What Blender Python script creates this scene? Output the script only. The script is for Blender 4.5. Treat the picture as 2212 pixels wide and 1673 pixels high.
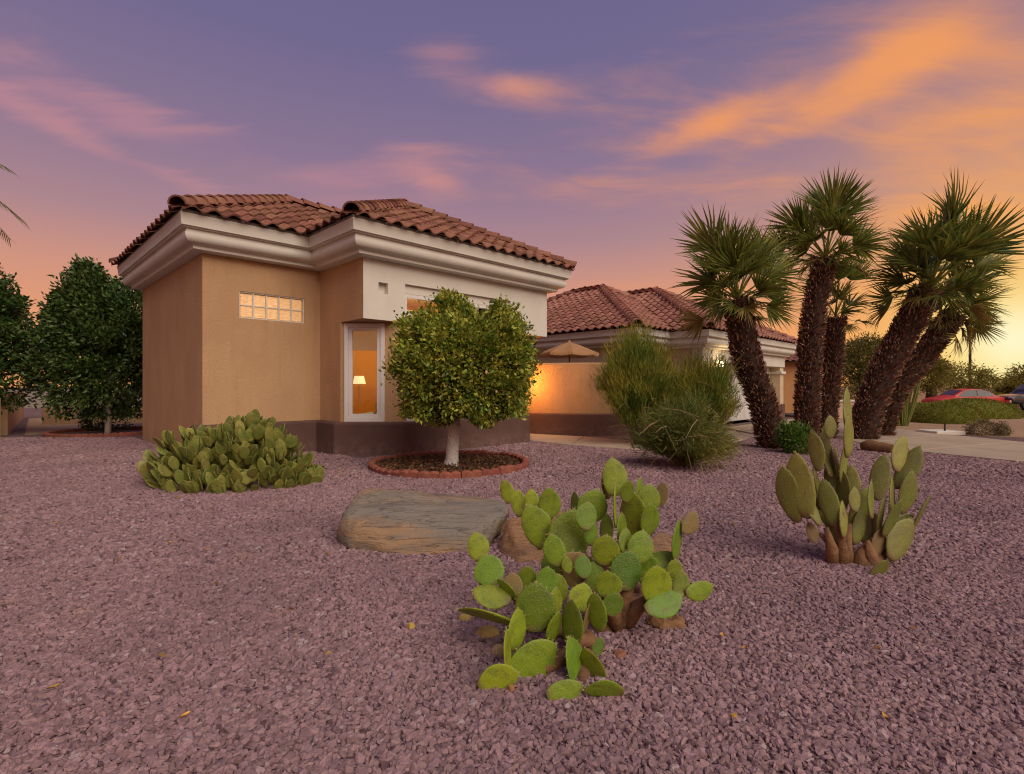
import bpy, bmesh, math, random
import numpy as np
from mathutils import Vector, Matrix, Euler, noise as mnoise

random.seed(7)
rng = np.random.default_rng(7)
R = math.radians
for o in list(bpy.data.objects):
    bpy.data.objects.remove(o, do_unlink=True)
scn = bpy.context.scene
COL = scn.collection

# ------------------------------------------------------------------ camera
CH, FPX = 1.2, 1140.0
cam_d = bpy.data.cameras.new('camera'); cam = bpy.data.objects.new('camera', cam_d); COL.objects.link(cam)
cam.location = (0, 0, CH); cam.rotation_euler = (R(90), 0, 0)
cam_d.sensor_fit = 'HORIZONTAL'; cam_d.sensor_width = 36; cam_d.lens = 36 * FPX / 2212
cam_d.clip_start = 0.05; cam_d.clip_end = 6000
scn.camera = cam

# ------------------------------------------------------------------ node helper
def lin(r, g, b):
    f = lambda c: (c / 255 / 12.92) if c / 255 <= 0.04045 else ((c / 255 + 0.055) / 1.055) ** 2.4
    return (f(r), f(g), f(b), 1)

class NT:
    def __init__(s, tree): s.t = tree; s.n = tree.nodes; s.l = tree.links
    def new(s, typ, **kw):
        n = s.n.new(typ)
        for k, v in kw.items(): setattr(n, k, v)
        return n
    def put(s, sock, v):
        if v is None: return
        if isinstance(v, bpy.types.NodeSocket): s.l.new(v, sock)
        else: sock.default_value = v
    def m(s, op, a, b=None, c=None, clamp=False):
        n = s.new('ShaderNodeMath', operation=op); n.use_clamp = clamp
        s.put(n.inputs[0], a); s.put(n.inputs[1], b)
        if c is not None: s.put(n.inputs[2], c)
        return n.outputs[0]
    def vm(s, op, a, b=None, out=0):
        n = s.new('ShaderNodeVectorMath', operation=op)
        s.put(n.inputs[0], a); s.put(n.inputs[1], b)
        return n.outputs['Value'] if out else n.outputs[0]
    def mix(s, f, a, b, mode='MIX'):
        n = s.new('ShaderNodeMix', data_type='RGBA', blend_type=mode)
        s.put(n.inputs[0], f); s.put(n.inputs[6], a); s.put(n.inputs[7], b)
        return n.outputs[2]
    def noise(s, vec, scale, detail=4, rough=.55, dist=0, out=0):
        n = s.new('ShaderNodeTexNoise'); s.put(n.inputs['Vector'], vec)
        n.inputs['Scale'].default_value = scale; n.inputs['Detail'].default_value = detail
        n.inputs['Roughness'].default_value = rough; n.inputs['Distortion'].default_value = dist
        return n.outputs[out]
    def vor(s, vec, scale, feature='F1', out=0, rnd=1):
        n = s.new('ShaderNodeTexVoronoi', feature=feature); s.put(n.inputs['Vector'], vec)
        n.inputs['Scale'].default_value = scale; n.inputs['Randomness'].default_value = rnd
        return n.outputs[out]
    def ramp(s, f, stops, interp='LINEAR'):
        n = s.new('ShaderNodeValToRGB'); s.put(n.inputs[0], f); cr = n.color_ramp; cr.interpolation = interp
        while len(cr.elements) < len(stops): cr.elements.new(0.5)
        for e, (p, c) in zip(cr.elements, stops):
            e.position = p; e.color = c if len(c) == 4 else (*c, 1)
        return n.outputs[0]
    def mr(s, v, a, b, c=0., d=1., smooth=True):
        n = s.new('ShaderNodeMapRange'); n.interpolation_type = 'SMOOTHSTEP' if smooth else 'LINEAR'
        s.put(n.inputs[0], v)
        for i, x in enumerate((a, b, c, d)): s.put(n.inputs[i + 1], x)
        return n.outputs[0]

# ------------------------------------------------------------------ sky (world), by direction
SUN_AZ, SUN_EL = 142.0, 42.0
w = bpy.data.worlds.new('World'); scn.world = w; w.use_nodes = True
nt = NT(w.node_tree); nt.n.clear()
tc = nt.new('ShaderNodeTexCoord'); d = tc.outputs['Generated']
d = nt.vm('NORMALIZE', d)
sp = nt.new('ShaderNodeSeparateXYZ'); nt.put(sp.inputs[0], d); dx, dy, dz = sp.outputs
base = nt.ramp(nt.m('MULTIPLY_ADD', dz, .8, .2), [
    (0.0, lin(196, 128, 92)), (.20, lin(238, 160, 96)), (.27, lin(232, 158, 112)), (.345, lin(208, 148, 128)),
    (.41, lin(172, 134, 142)), (.50, lin(140, 118, 146)), (.62, lin(114, 105, 143)), (.78, lin(102, 97, 138)), (1., lin(98, 95, 136))])
def dirv(px, py):          # a direction in the sky
    v = Vector(((px - 1106) / FPX, 1, (838 - py) / FPX)).normalized(); return tuple(v)
def lobe(px, py, n):
    return nt.m('POWER', nt.m('MAXIMUM', nt.vm('DOT_PRODUCT', d, dirv(px, py), 1), 0.0), n)
def wisp(px, py, a, b, tilt=0.):     # soft ellipse of thicker cloud, angular half sizes a (along) and b (across)
    c = Vector(dirv(px, py)); r = c.cross(Vector((0, 0, 1))).normalized(); u = r.cross(c)
    r, u = r * math.cos(tilt) + u * math.sin(tilt), u * math.cos(tilt) - r * math.sin(tilt)
    x = nt.m('DIVIDE', nt.vm('DOT_PRODUCT', d, tuple(r), 1), a); y = nt.m('DIVIDE', nt.vm('DOT_PRODUCT', d, tuple(u), 1), b)
    g = nt.m('EXPONENT', nt.m('MULTIPLY', nt.m('ADD', nt.m('MULTIPLY', x, x), nt.m('MULTIPLY', y, y)), -1.))
    return nt.m('MULTIPLY', g, nt.m('GREATER_THAN', nt.vm('DOT_PRODUCT', d, tuple(c), 1), 0.))
# cloud coordinates: direction projected on a flat layer, streaked
den = nt.m('ADD', nt.m('MAXIMUM', dz, 0.0), .12)
cmb = nt.new('ShaderNodeCombineXYZ'); nt.put(cmb.inputs[0], nt.m('DIVIDE', dx, den)); nt.put(cmb.inputs[1], nt.m('DIVIDE', dy, den))
rot = nt.new('ShaderNodeMapping'); nt.put(rot.inputs[0], cmb.outputs[0]); rot.inputs['Rotation'].default_value = (0, 0, R(-28)); rot.inputs['Scale'].default_value = (.42, 1.0, 1)
n1 = nt.noise(rot.outputs[0], 1.75, 7, .54, .7)
n2 = nt.noise(rot.outputs[0], 4.6, 6, .58, 1.0)
nn = nt.m('ADD', nt.m('MULTIPLY', n1, .72), nt.m('MULTIPLY', n2, .28))
near_sun = nt.mr(nt.vm('DOT_PRODUCT', d, dirv(2350, 420), 1), .42, .97)
# thick bank to the right, thinner wisps elsewhere
bank = nt.m('ADD', nt.m('ADD', nt.m('MULTIPLY', lobe(2180, 340, 40), .12), nt.m('MULTIPLY', lobe(1850, 230, 9), .06)), nt.m('MULTIPLY', wisp(1960, 100, .09, .05, .5), .15))
wisps = None
for px, py, a, b, t, k in ((870, 322, .085, .028, .05, .20), (1115, 188, .085, .022, -.03, .21), (945, 395, .06, .02, -.1, .2), (1540, 272, .15, .026, .22, .22), (960, 120, .07, .03, 0, .13), (1800, 215, .16, .03, .3, .16), (300, 270, .2, .06, -.3, .07)):
    q_ = nt.m('MULTIPLY', wisp(px, py, a, b, t), k); wisps = q_ if wisps is None else nt.m('ADD', wisps, q_)
# a long streak to the left: great circle band
sA, sB = Vector(dirv(-60, 190)), Vector(dirv(420, 405)); pl = tuple(sA.cross(sB).normalized())
bd = nt.m('ABSOLUTE', nt.m('ADD', nt.vm('DOT_PRODUCT', d, pl, 1), nt.m('MULTIPLY', nt.m('SUBTRACT', n2, .5), .06)))
streak = nt.m('MULTIPLY', nt.mr(bd, .0, .03, 1., 0.), nt.m('MULTIPLY', lobe(180, 300, 26), .20))
sA, sB = Vector(dirv(-60, 130)), Vector(dirv(420, 290)); pl2 = tuple(sA.cross(sB).normalized())
bd2 = nt.m('ABSOLUTE', nt.m('ADD', nt.vm('DOT_PRODUCT', d, pl2, 1), nt.m('MULTIPLY', nt.m('SUBTRACT', n2, .5), .08)))
streak2 = nt.m('MULTIPLY', nt.mr(bd2, .0, .05, 1., 0.), nt.m('MULTIPLY', lobe(150, 210, 26), .14))
dens = nt.m('ADD', nt.m('ADD', nn, bank), nt.m('ADD', wisps, nt.m('ADD', streak, streak2)))
cl = nt.mr(dens, .535, .87)
hi = nt.mr(dz, .02, .2)
cl = nt.m('MULTIPLY', nt.m('MULTIPLY', cl, .85), hi)
ccol = nt.mix(near_sun, lin(196, 138, 146), lin(246, 158, 92))
skyc = nt.mix(cl, base, ccol)
# glow of the low sun, at the right edge of the view and just beyond it
g1 = nt.m('MULTIPLY', lobe(2200, 770, 130), 1.0, clamp=True); g2 = nt.m('MULTIPLY', lobe(2200, 770, 18), .62)
skyc = nt.mix(g2, skyc, lin(255, 178, 82))
skyc = nt.mix(g1, skyc, lin(255, 228, 135))
skyc = nt.mix(nt.m('MULTIPLY', lobe(2190, 735, 900), .9), skyc, lin(255, 248, 205))
bg = nt.new('ShaderNodeBackground'); nt.put(bg.inputs[0], skyc); bg.inputs[1].default_value = 1.0
wo = nt.new('ShaderNodeOutputWorld'); nt.l.new(bg.outputs[0], wo.inputs[0])

# ------------------------------------------------------------------ sun and exposure
sd = bpy.data.lights.new('sun', 'SUN'); sun = bpy.data.objects.new('sun', sd); COL.objects.link(sun)
sd.energy = 2.9; sd.angle = R(54); sd.color = (1.0, .87, .70)
sv = Vector((math.sin(R(SUN_AZ)) * math.cos(R(SUN_EL)), math.cos(R(SUN_AZ)) * math.cos(R(SUN_EL)), math.sin(R(SUN_EL))))
sun.rotation_euler = sv.to_track_quat('Z', 'Y').to_euler()
scn.view_settings.view_transform = 'Standard'; scn.view_settings.look = 'None'
scn.view_settings.gamma = 1; scn.view_settings.exposure = 0.0; scn.view_settings.use_curve_mapping = False
scn.render.engine = 'CYCLES'; scn.cycles.filter_width = 1.15

# ------------------------------------------------------------------ helpers: materials
MATS = {}
def mat(name, c1, c2=None, scale=4., rough=.85, bump=0., bscale=40., brough=.6, rand=0., island=0., spec=.25,
        c3=None, stretch=None, trans=0., gain=(.35, .65), emit=None, estr=0., metal=0., coat=0., vb=0., vscale=60.):
    if name in MATS: return MATS[name]
    m = bpy.data.materials.new(name); m.use_nodes = True; t = NT(m.node_tree); t.n.clear()
    out = t.new('ShaderNodeOutputMaterial'); b = t.new('ShaderNodeBsdfPrincipled')
    co = t.new('ShaderNodeTexCoord').outputs['Object']
    if stretch:
        mp = t.new('ShaderNodeMapping'); t.put(mp.inputs[0], co); mp.inputs['Scale'].default_value = stretch; cs = mp.outputs[0]
    else: cs = co
    c1 = (*c1[:3], 1); col = c1
    if c2 is not None:
        f = t.mr(t.noise(cs, scale, 5, .6), gain[0], gain[1]); col = t.mix(f, c1, (*c2[:3], 1))
        if c3 is not None:
            f3 = t.mr(t.noise(cs, scale * 3.7, 4, .6, .5), .52, .72); col = t.mix(f3, col, (*c3[:3], 1))
    if name.startswith('stucco'):
        mpd = t.new('ShaderNodeMapping'); t.put(mpd.inputs[0], co); mpd.inputs['Scale'].default_value = (5, 5, .35)
        col = t.mix(t.mr(t.noise(mpd.outputs[0], 1.6, 5, .6), .52, .72, 0, .28), col, (*[q * .62 for q in c1[:3]], 1))
        col = t.mix(t.mr(t.noise(co, 38, 3, .6), .5, .75, 0, .35), col, (*[q * .78 for q in c1[:3]], 1))
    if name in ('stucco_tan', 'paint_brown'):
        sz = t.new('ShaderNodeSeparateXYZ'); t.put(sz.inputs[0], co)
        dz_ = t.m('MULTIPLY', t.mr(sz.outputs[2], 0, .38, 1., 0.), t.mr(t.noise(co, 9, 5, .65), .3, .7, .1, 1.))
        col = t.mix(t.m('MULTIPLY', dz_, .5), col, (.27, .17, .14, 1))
    if rand or island:
        hv = t.new('ShaderNodeHueSaturation')
        r = t.new('ShaderNodeObjectInfo').outputs['Random'] if rand else t.new('ShaderNodeNewGeometry').outputs['Random Per Island']
        a = rand or island
        t.put(hv.inputs['Value'], t.mr(r, 0, 1, 1 - a, 1 + a, False))
        t.put(hv.inputs['Hue'], t.mr(t.m('FRACT', t.m('MULTIPLY', r, 7.31)), 0, 1, .5 - a * .045, .5 + a * .045, False))
        t.put(hv.inputs['Color'], col); col = hv.outputs[0]
    t.put(b.inputs['Base Color'], col); b.inputs['Roughness'].default_value = rough
    b.inputs['Specular IOR Level'].default_value = spec; b.inputs['Metallic'].default_value = metal
    b.inputs['Coat Weight'].default_value = coat
    if emit: b.inputs['Emission Color'].default_value = (*emit[:3], 1); b.inputs['Emission Strength'].default_value = estr
    if bump:
        bn = t.new('ShaderNodeBump'); bn.inputs['Strength'].default_value = bump; bn.inputs['Distance'].default_value = .02
        h = t.noise(cs, bscale, 6, brough)
        if vb: h = t.m('ADD', h, t.m('MULTIPLY', t.vor(cs, vscale), vb))
        t.put(bn.inputs['Height'], h); t.l.new(bn.outputs[0], b.inputs['Normal'])
    sh = b.outputs[0]
    if trans:
        tr = t.new('ShaderNodeBsdfTranslucent'); t.put(tr.inputs[0], col); mx = t.new('ShaderNodeMixShader')
        mx.inputs[0].default_value = trans; t.l.new(sh, mx.inputs[1]); t.l.new(tr.outputs[0], mx.inputs[2]); sh = mx.outputs[0]
    t.l.new(sh, out.inputs[0]); MATS[name] = m; return m

# ------------------------------------------------------------------ helpers: meshes and objects
def mesh(name, vs, fs, smooth=False):
    me = bpy.data.meshes.new(name)
    me.from_pydata([tuple(map(float, v)) for v in vs], [], fs)
    if smooth: me.polygons.foreach_set('use_smooth', [True] * len(me.polygons))
    me.update(); return me
def bmesh_of(name, verts, nper, smooth=False):
    """verts (N,nper,3) -> N separate polygons"""
    verts = np.asarray(verts, dtype=np.float32); N = len(verts); k = N * nper
    me = bpy.data.meshes.new(name); me.vertices.add(k); me.vertices.foreach_set('co', verts.ravel())
    me.loops.add(k); me.loops.foreach_set('vertex_index', np.arange(k, dtype=np.int32))
    me.polygons.add(N); me.polygons.foreach_set('loop_start', np.arange(0, k, nper, dtype=np.int32))
    me.update(calc_edges=True); return me
def idx_mesh(name, V, F, smooth=False):
    V = np.asarray(V, np.float32); F = np.asarray(F, np.int32); n = F.shape[1]
    me = bpy.data.meshes.new(name); me.vertices.add(len(V)); me.vertices.foreach_set('co', V.ravel())
    me.loops.add(F.size); me.loops.foreach_set('vertex_index', F.ravel())
    me.polygons.add(len(F)); me.polygons.foreach_set('loop_start', np.arange(0, F.size, n, dtype=np.int32))
    if smooth: me.polygons.foreach_set('use_smooth', np.ones(len(F), bool))
    me.update(calc_edges=True); return me
def obj(name, me, m=None, parent=None, loc=None, rot=None, scale=None):
    o = bpy.data.objects.new(name, me); COL.objects.link(o)
    if m is not None and me is not None:
        if len(me.materials) == 0: me.materials.append(m)
    if parent is not None: o.parent = parent
    if loc is not None: o.location = loc
    if rot is not None: o.rotation_euler = rot
    if scale is not None: o.scale = scale
    return o
def tag(o, label=None, cat=None, group=None, kind=None):
    if label: o['label'] = label
    if cat: o['category'] = cat
    if group: o['group'] = group
    if kind: o['kind'] = kind
    return o
def thing(name, label, cat, loc=(0, 0, 0), group=None):
    return tag(obj(name, None, loc=loc), label, cat, group)
class MB:
    def __init__(s): s.v = []; s.f = []
    def add(s, vs, fs):
        b = len(s.v); s.v += [tuple(v) for v in vs]; s.f += [tuple(i + b for i in f) for f in fs]; return s
    def box(s, a, b, M=None):
        (x0, y0, z0), (x1, y1, z1) = a, b
        vs = [Vector(p) for p in ((x0, y0, z0), (x1, y0, z0), (x1, y1, z0), (x0, y1, z0), (x0, y0, z1), (x1, y0, z1), (x1, y1, z1), (x0, y1, z1))]
        if M is not None: vs = [M @ p if not callable(M) else M(p) for p in vs]
        return s.add(vs, [(0, 3, 2, 1), (4, 5, 6, 7), (0, 1, 5, 4), (1, 2, 6, 5), (2, 3, 7, 6), (3, 0, 4, 7)])
    def tube(s, pts, rad, n=8, cap=True, wob=0.):
        pts = [Vector(p) for p in pts]; rings = []
        for i, p in enumerate(pts):
            t = (pts[min(i + 1, len(pts) - 1)] - pts[max(i - 1, 0)]).normalized()
            a = t.orthogonal().normalized() if i == 0 else (pa - t * pa.dot(t)).normalized()
            pa = a; b = t.cross(a); r = rad[i] if isinstance(rad, (list, tuple)) else rad
            rings.append([p + (a * math.cos(2 * math.pi * k / n) + b * math.sin(2 * math.pi * k / n)) * r * (1 + random.uniform(-wob, wob)) for k in range(n)])
        vs = [q for rg in rings for q in rg]; fs = []
        for i in range(len(pts) - 1):
            for k in range(n): fs.append((i * n + k, i * n + (k + 1) % n, (i + 1) * n + (k + 1) % n, (i + 1) * n + k))
        if cap: fs.append(tuple(range(n - 1, -1, -1))); fs.append(tuple((len(pts) - 1) * n + k for k in range(n)))
        return s.add(vs, fs)
    def lathe(s, prof, n=16, c=(0, 0, 0)):
        vs = [(c[0] + r * math.cos(2 * math.pi * k / n), c[1] + r * math.sin(2 * math.pi * k / n), c[2] + z) for r, z in prof for k in range(n)]
        fs = [(i * n + k, i * n + (k + 1) % n, (i + 1) * n + (k + 1) % n, (i + 1) * n + k) for i in range(len(prof) - 1) for k in range(n)]
        return s.add(vs, fs)
    def me(s, name='m', smooth=False): return mesh(name, s.v, s.f, smooth)
    def build(s, name, m, parent=None, smooth=False, loc=None): return obj(name, s.me(name, smooth), m, parent, loc)
def autosmooth(o, ang=40):
    me = o.data; me.polygons.foreach_set('use_smooth', [True] * len(me.polygons))
    me.set_sharp_from_angle(angle=R(ang)); return o
def bevel(o, wd=.01, seg=2):
    md = o.modifiers.new('bevel', 'BEVEL'); md.width = wd; md.segments = seg; md.limit_method = 'ANGLE'; md.angle_limit = R(40); return o

S2 = math.sqrt(.5)
def P(u, v, z=0.): return Vector(((u - v) * S2, (u + v) * S2, z))   # house axes: u right-away, v left-away
def at(px, py, depth): return Vector(((px - 1106) / FPX * depth, depth, CH + (838 - py) / FPX * depth))
def onground(px, py): dp = CH * FPX / (py - 838.); return Vector(((px - 1106) / FPX * dp, dp, 0))
def sstep(a, b, x): t = min(max((x - a) / (b - a), 0), 1); return t * t * (3 - 2 * t)
def dip(x, y): return -.45 * sstep(19, 28, y) * sstep(8, 15, x)

# ------------------------------------------------------------------ materials
stucco = mat('stucco_tan', (.50, .315, .17), (.44, .27, .145), scale=1.3, rough=.92, bump=.6, bscale=48, stretch=(1, 1, .6), c3=(.47, .285, .15), spec=.15)
cream = mat('paint_cream', (.655, .615, .54), (.61, .57, .50), scale=1.5, rough=.85, bump=.16, bscale=70, spec=.2)
plinthm = mat('paint_brown', (.125, .068, .056), (.105, .057, .048), scale=1.6, rough=.85, bump=.3, bscale=45, spec=.2)
white = mat('white_vinyl', (.70, .66, .62), (.66, .62, .58), scale=3, rough=.45, spec=.4)
tilem = mat('clay_tile', (.265, .122, .082), (.195, .085, .06), scale=7, rough=.9, bump=.4, bscale=60, rand=.28, c3=(.36, .18, .12), spec=.15)
tilej = mat('clay_tile_far', (.36, .165, .12), (.27, .12, .09), scale=7, rough=.9, bump=.3, bscale=60, island=.2, spec=.15)
tilew = mat('clay_tile_wing', (.36, .165, .12), (.27, .12, .09), scale=7, rough=.9, bump=.3, bscale=60, rand=.2, spec=.15)
deckm = mat('roof_underlay', (.10, .05, .035), (.07, .035, .025), scale=6, rough=.95)
mortar = mat('mortar_grey', (.30, .27, .24), (.22, .20, .18), scale=12, rough=.95, bump=.5, bscale=50)
concrete = mat('concrete', (.42, .33, .245), (.36, .28, .21), scale=1.2, rough=.9, bump=.15, bscale=90, c3=(.45, .35, .27))

# ================================================================== GROUND
def gravel_material(name, ca, cb, cc, vs=46., bst=.9):
    m = bpy.data.materials.new(name); m.use_nodes = True; t = NT(m.node_tree); t.n.clear()
    out = t.new('ShaderNodeOutputMaterial'); b = t.new('ShaderNodeBsdfPrincipled'); b.inputs['Roughness'].default_value = .92; b.inputs['Specular IOR Level'].default_value = .15
    co = t.new('ShaderNodeTexCoord').outputs['Object']
    wv = t.vm('ADD', co, t.vm('SCALE', t.noise(co, 30, 3, .5, 0, 1), None)); wn = wv.node
    v1 = t.new('ShaderNodeTexVoronoi'); t.put(v1.inputs['Vector'], co); v1.inputs['Scale'].default_value = vs
    v2 = t.new('ShaderNodeTexVoronoi', feature='DISTANCE_TO_EDGE'); t.put(v2.inputs['Vector'], co); v2.inputs['Scale'].default_value = vs
    sp = t.new('ShaderNodeSeparateColor'); t.put(sp.inputs[0], v1.outputs['Color'])
    col = t.mix(sp.outputs[0], (*ca, 1), (*cb, 1)); col = t.mix(t.mr(sp.outputs[1], .8, 1.), col, (*cc, 1))
    big = t.noise(co, .35, 4, .6); col = t.mix(t.mr(big, .35, .7, 0, .35), col, (*[x * .8 for x in cb], 1))
    t.put(b.inputs['Base Color'], col)
    bn = t.new('ShaderNodeBump'); bn.inputs['Strength'].default_value = bst; bn.inputs['Distance'].default_value = .018
    t.put(bn.inputs['Height'], t.m('ADD', t.mr(v2.outputs[0], 0, .35), t.m('ADD', t.m('MULTIPLY', sp.outputs[2], .8), t.m('MULTIPLY', t.noise(co, 14, 4), .8))))
    t.l.new(bn.outputs[0], b.inputs['Normal']); t.l.new(b.outputs[0], out.inputs[0]); return m
gravelm = gravel_material('mauve_gravel', (.28, .172, .166), (.21, .128, .13), (.36, .27, .26))
sandm = gravel_material('tan_gravel', (.44, .28, .17), (.36, .225, .14), (.50, .36, .25), 60, .5)

def axis(mn, mx):
    a = list(np.arange(-40, 41, 1.)); e = 41.; st = 2.
    while e < 2500: a = [-e] + a + [e]; e += st; st *= 1.35
    return a
xs, ys = axis(0, 0), axis(0, 0)
V = [(x, y, dip(x, y)) for y in ys for x in xs]; nx = len(xs)
F = [(j * nx + i, j * nx + i + 1, (j + 1) * nx + i + 1, (j + 1) * nx + i) for j in range(len(ys) - 1) for i in range(nx - 1)]
tag(obj('ground', mesh('ground', V, F, True), gravelm), 'mauve gravel yard around the house', 'ground', kind='structure')
def sheet(name, poly, z, m, label, cat='ground', step=1., thick=0):
    """flat ground polygon following the terrain"""
    bm = bmesh.new(); vs = [bm.verts.new((x, y, 0)) for x, y in poly]; bm.faces.new(vs)
    xs_ = [p[0] for p in poly]; ys_ = [p[1] for p in poly]
    if thick == 0:
        for ax, lo, hi in ((0, min(xs_), max(xs_)), (1, min(ys_), max(ys_))):
            c = math.ceil(lo)
            while c < hi:
                pc = [0, 0, 0]; pn = [0, 0, 0]; pc[ax] = c; pn[ax] = 1
                bmesh.ops.bisect_plane(bm, geom=bm.verts[:] + bm.edges[:] + bm.faces[:], plane_co=pc, plane_no=pn); c += 1
    for f in bm.faces:
        if f.normal.z < 0: f.normal_flip()
    for v in bm.verts: v.co.z = dip(v.co.x, v.co.y) + z
    me = bpy.data.meshes.new(name); bm.to_mesh(me); bm.free()
    return tag(obj(name, me, m), label, cat, kind='structure')
sheet('side_yard', [(11.0, 13.2), (10.95, 14.6), (10.9, 17), (11.2, 24), (14, 27), (40, 27), (40, 9), (16, 9.0), (13.2, 11.6)], .006, sandm, 'tan gravel yard beyond the driveway')
asphalt = mat('asphalt', (.075, .065, .06), (.055, .05, .048), scale=3, rough=.9, bump=.3, bscale=120)
sheet('street', [(12, 28.2), (110, 28.2), (110, 41.5), (12, 41.5)], .01, asphalt, 'asphalt street with parked vehicles', 'road')
sheet('kerb', [(12, 27.85), (110, 27.85), (110, 28.2), (12, 28.2)], .08, concrete, 'concrete kerb along the street', 'kerb')

# driveway slabs and walkway
def slab(name, poly, z, m, parent):
    bm = bmesh.new(); vs = [bm.verts.new((x, y, -.05)) for x, y in poly]; f = bm.faces.new(vs)
    if f.normal.z < 0: f.normal_flip()
    r = bmesh.ops.extrude_face_region(bm, geom=[f])
    for v in r['geom']:
        if isinstance(v, bmesh.types.BMVert): v.co.z = z
    bmesh.ops.recalc_face_normals(bm, faces=bm.faces)
    me = bpy.data.meshes.new(name); bm.to_mesh(me); bm.free(); o = obj(name, me, m, parent); bevel(o, .012, 2); return o
DN = [(7.55, 12.3), (7.30, 11.0), (7.35, 9.7), (8.0, 8.35), (9.0, 6.8), (10.3, 5.2)]      # near edge of the drive
DF = [(10.75, 15.0), (10.75, 13.0), (10.85, 11.3), (11.3, 9.6), (12.3, 8.0), (13.7, 6.5)]
drv = tag(obj('driveway', None), 'pale concrete driveway running from the garage past the palms', 'driveway', kind='structure')
G = .012
for i in range(len(DN) - 1):
    a, b, c, e = DN[i], DN[i + 1], DF[i + 1], DF[i]
    sh = lambda p, q: (p[0] + (q[0] - p[0]) * G / math.dist(p, q), p[1] + (q[1] - p[1]) * G / math.dist(p, q))
    slab('slab', [sh(a, b), sh(b, a), sh(c, e), sh(e, c)], .035, concrete, drv)
slab('slab', [(6.05, 12.9), (7.54, 12.33), (10.74, 15.02), (10.9, 19.2), (9.9, 19.2), (6.15, 15.2)], .035, concrete, drv)
wk = tag(obj('walkway', None), 'curving concrete walkway below the orange courtyard wall', 'path', kind='structure')
WN = [(.25, 11.75), (1.2, 10.75), (2.3, 9.95), (3.4, 10.2), (4.6, 11.1), (6.0, 12.85)]
WF = [(.25, 13.4), (1.7, 12.5), (2.6, 11.6), (3.2, 11.7), (4.2, 12.7), (5.9, 14.4)]
for i in range(len(WN) - 1):
    a, b, c, e = WN[i], WN[i + 1], WF[i + 1], WF[i]
    sh = lambda p, q: (p[0] + (q[0] - p[0]) * G / math.dist(p, q), p[1] + (q[1] - p[1]) * G / math.dist(p, q))
    slab('slab', [sh(a, b), sh(b, a), sh(c, e), sh(e, c)], .03, concrete, wk)
sheet('side_path', [(-12.1, 13.1), (-18.5, 20.2), (-17.3, 21.2), (-10.9, 14.2)], .006, sandm, 'bare sandy path between the garden walls at left', 'path')

# ================================================================== ROOF TOOLS
PITCH = .52
TW, TE, TLN = .30, .33, .42
def tile_mesh():
    n = 8; mb = MB(); top = []; 
    for yy in (0., TLN):
        for i in range(n + 1):
            x = -TW / 2 + TW * i / n; z = .036 * math.cos(2 * math.pi * x / TW) + .036 + .045 * (1 - yy / TLN)
            top.append((x, yy, z))
    bot = [(x, y, z - .026) for x, y, z in top[:n + 1]]
    fs = [(i, i + 1, n + 2 + i, n + 1 + i) for i in range(n)]
    k = 2 * (n + 1); fs += [(k + i, k + i + 1, i + 1, i) for i in range(n)]
    return mesh('tile', top + bot, fs, False)
TILE = tile_mesh(); TILE.polygons.foreach_set('use_smooth', [i < 8 for i in range(16)])
def hip_tile_mesh():
    n = 8; L = .40; vs = []
    for y, r in ((0., .150), (L, .125)):
        for i in range(n + 1):
            a = math.pi * i / n; vs.append((-r * math.cos(a), y, r * math.sin(a) * .95 + .03 * (1 - y / L)))
    for i in range(n + 1):
        a = math.pi * i / n; r = .122; vs.append((-r * math.cos(a), 0, r * math.sin(a) * .95 + .03))
    fs = [(i, i + 1, n + 2 + i, n + 1 + i) for i in range(n)] + [(2 * n + 2 + i, 2 * n + 3 + i, i + 1, i) for i in range(n)]
    me = mesh('hip_tile', vs, [f[::-1] for f in fs]); me.polygons.foreach_set('use_smooth', [i < 8 for i in range(16)]); return me
HIPT = hip_tile_mesh()
SIDES = {'v0': (0, 1), 'u0': (1, 0), 'u1': (-1, 0), 'v1': (0, -1)}
def block_h(bk, u, v):
    u0, u1, v0, v1, ze = bk
    m = min(u - u0, u1 - u, v - v0, v1 - v)
    return ze + PITCH * m if m > 0 else -99
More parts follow.
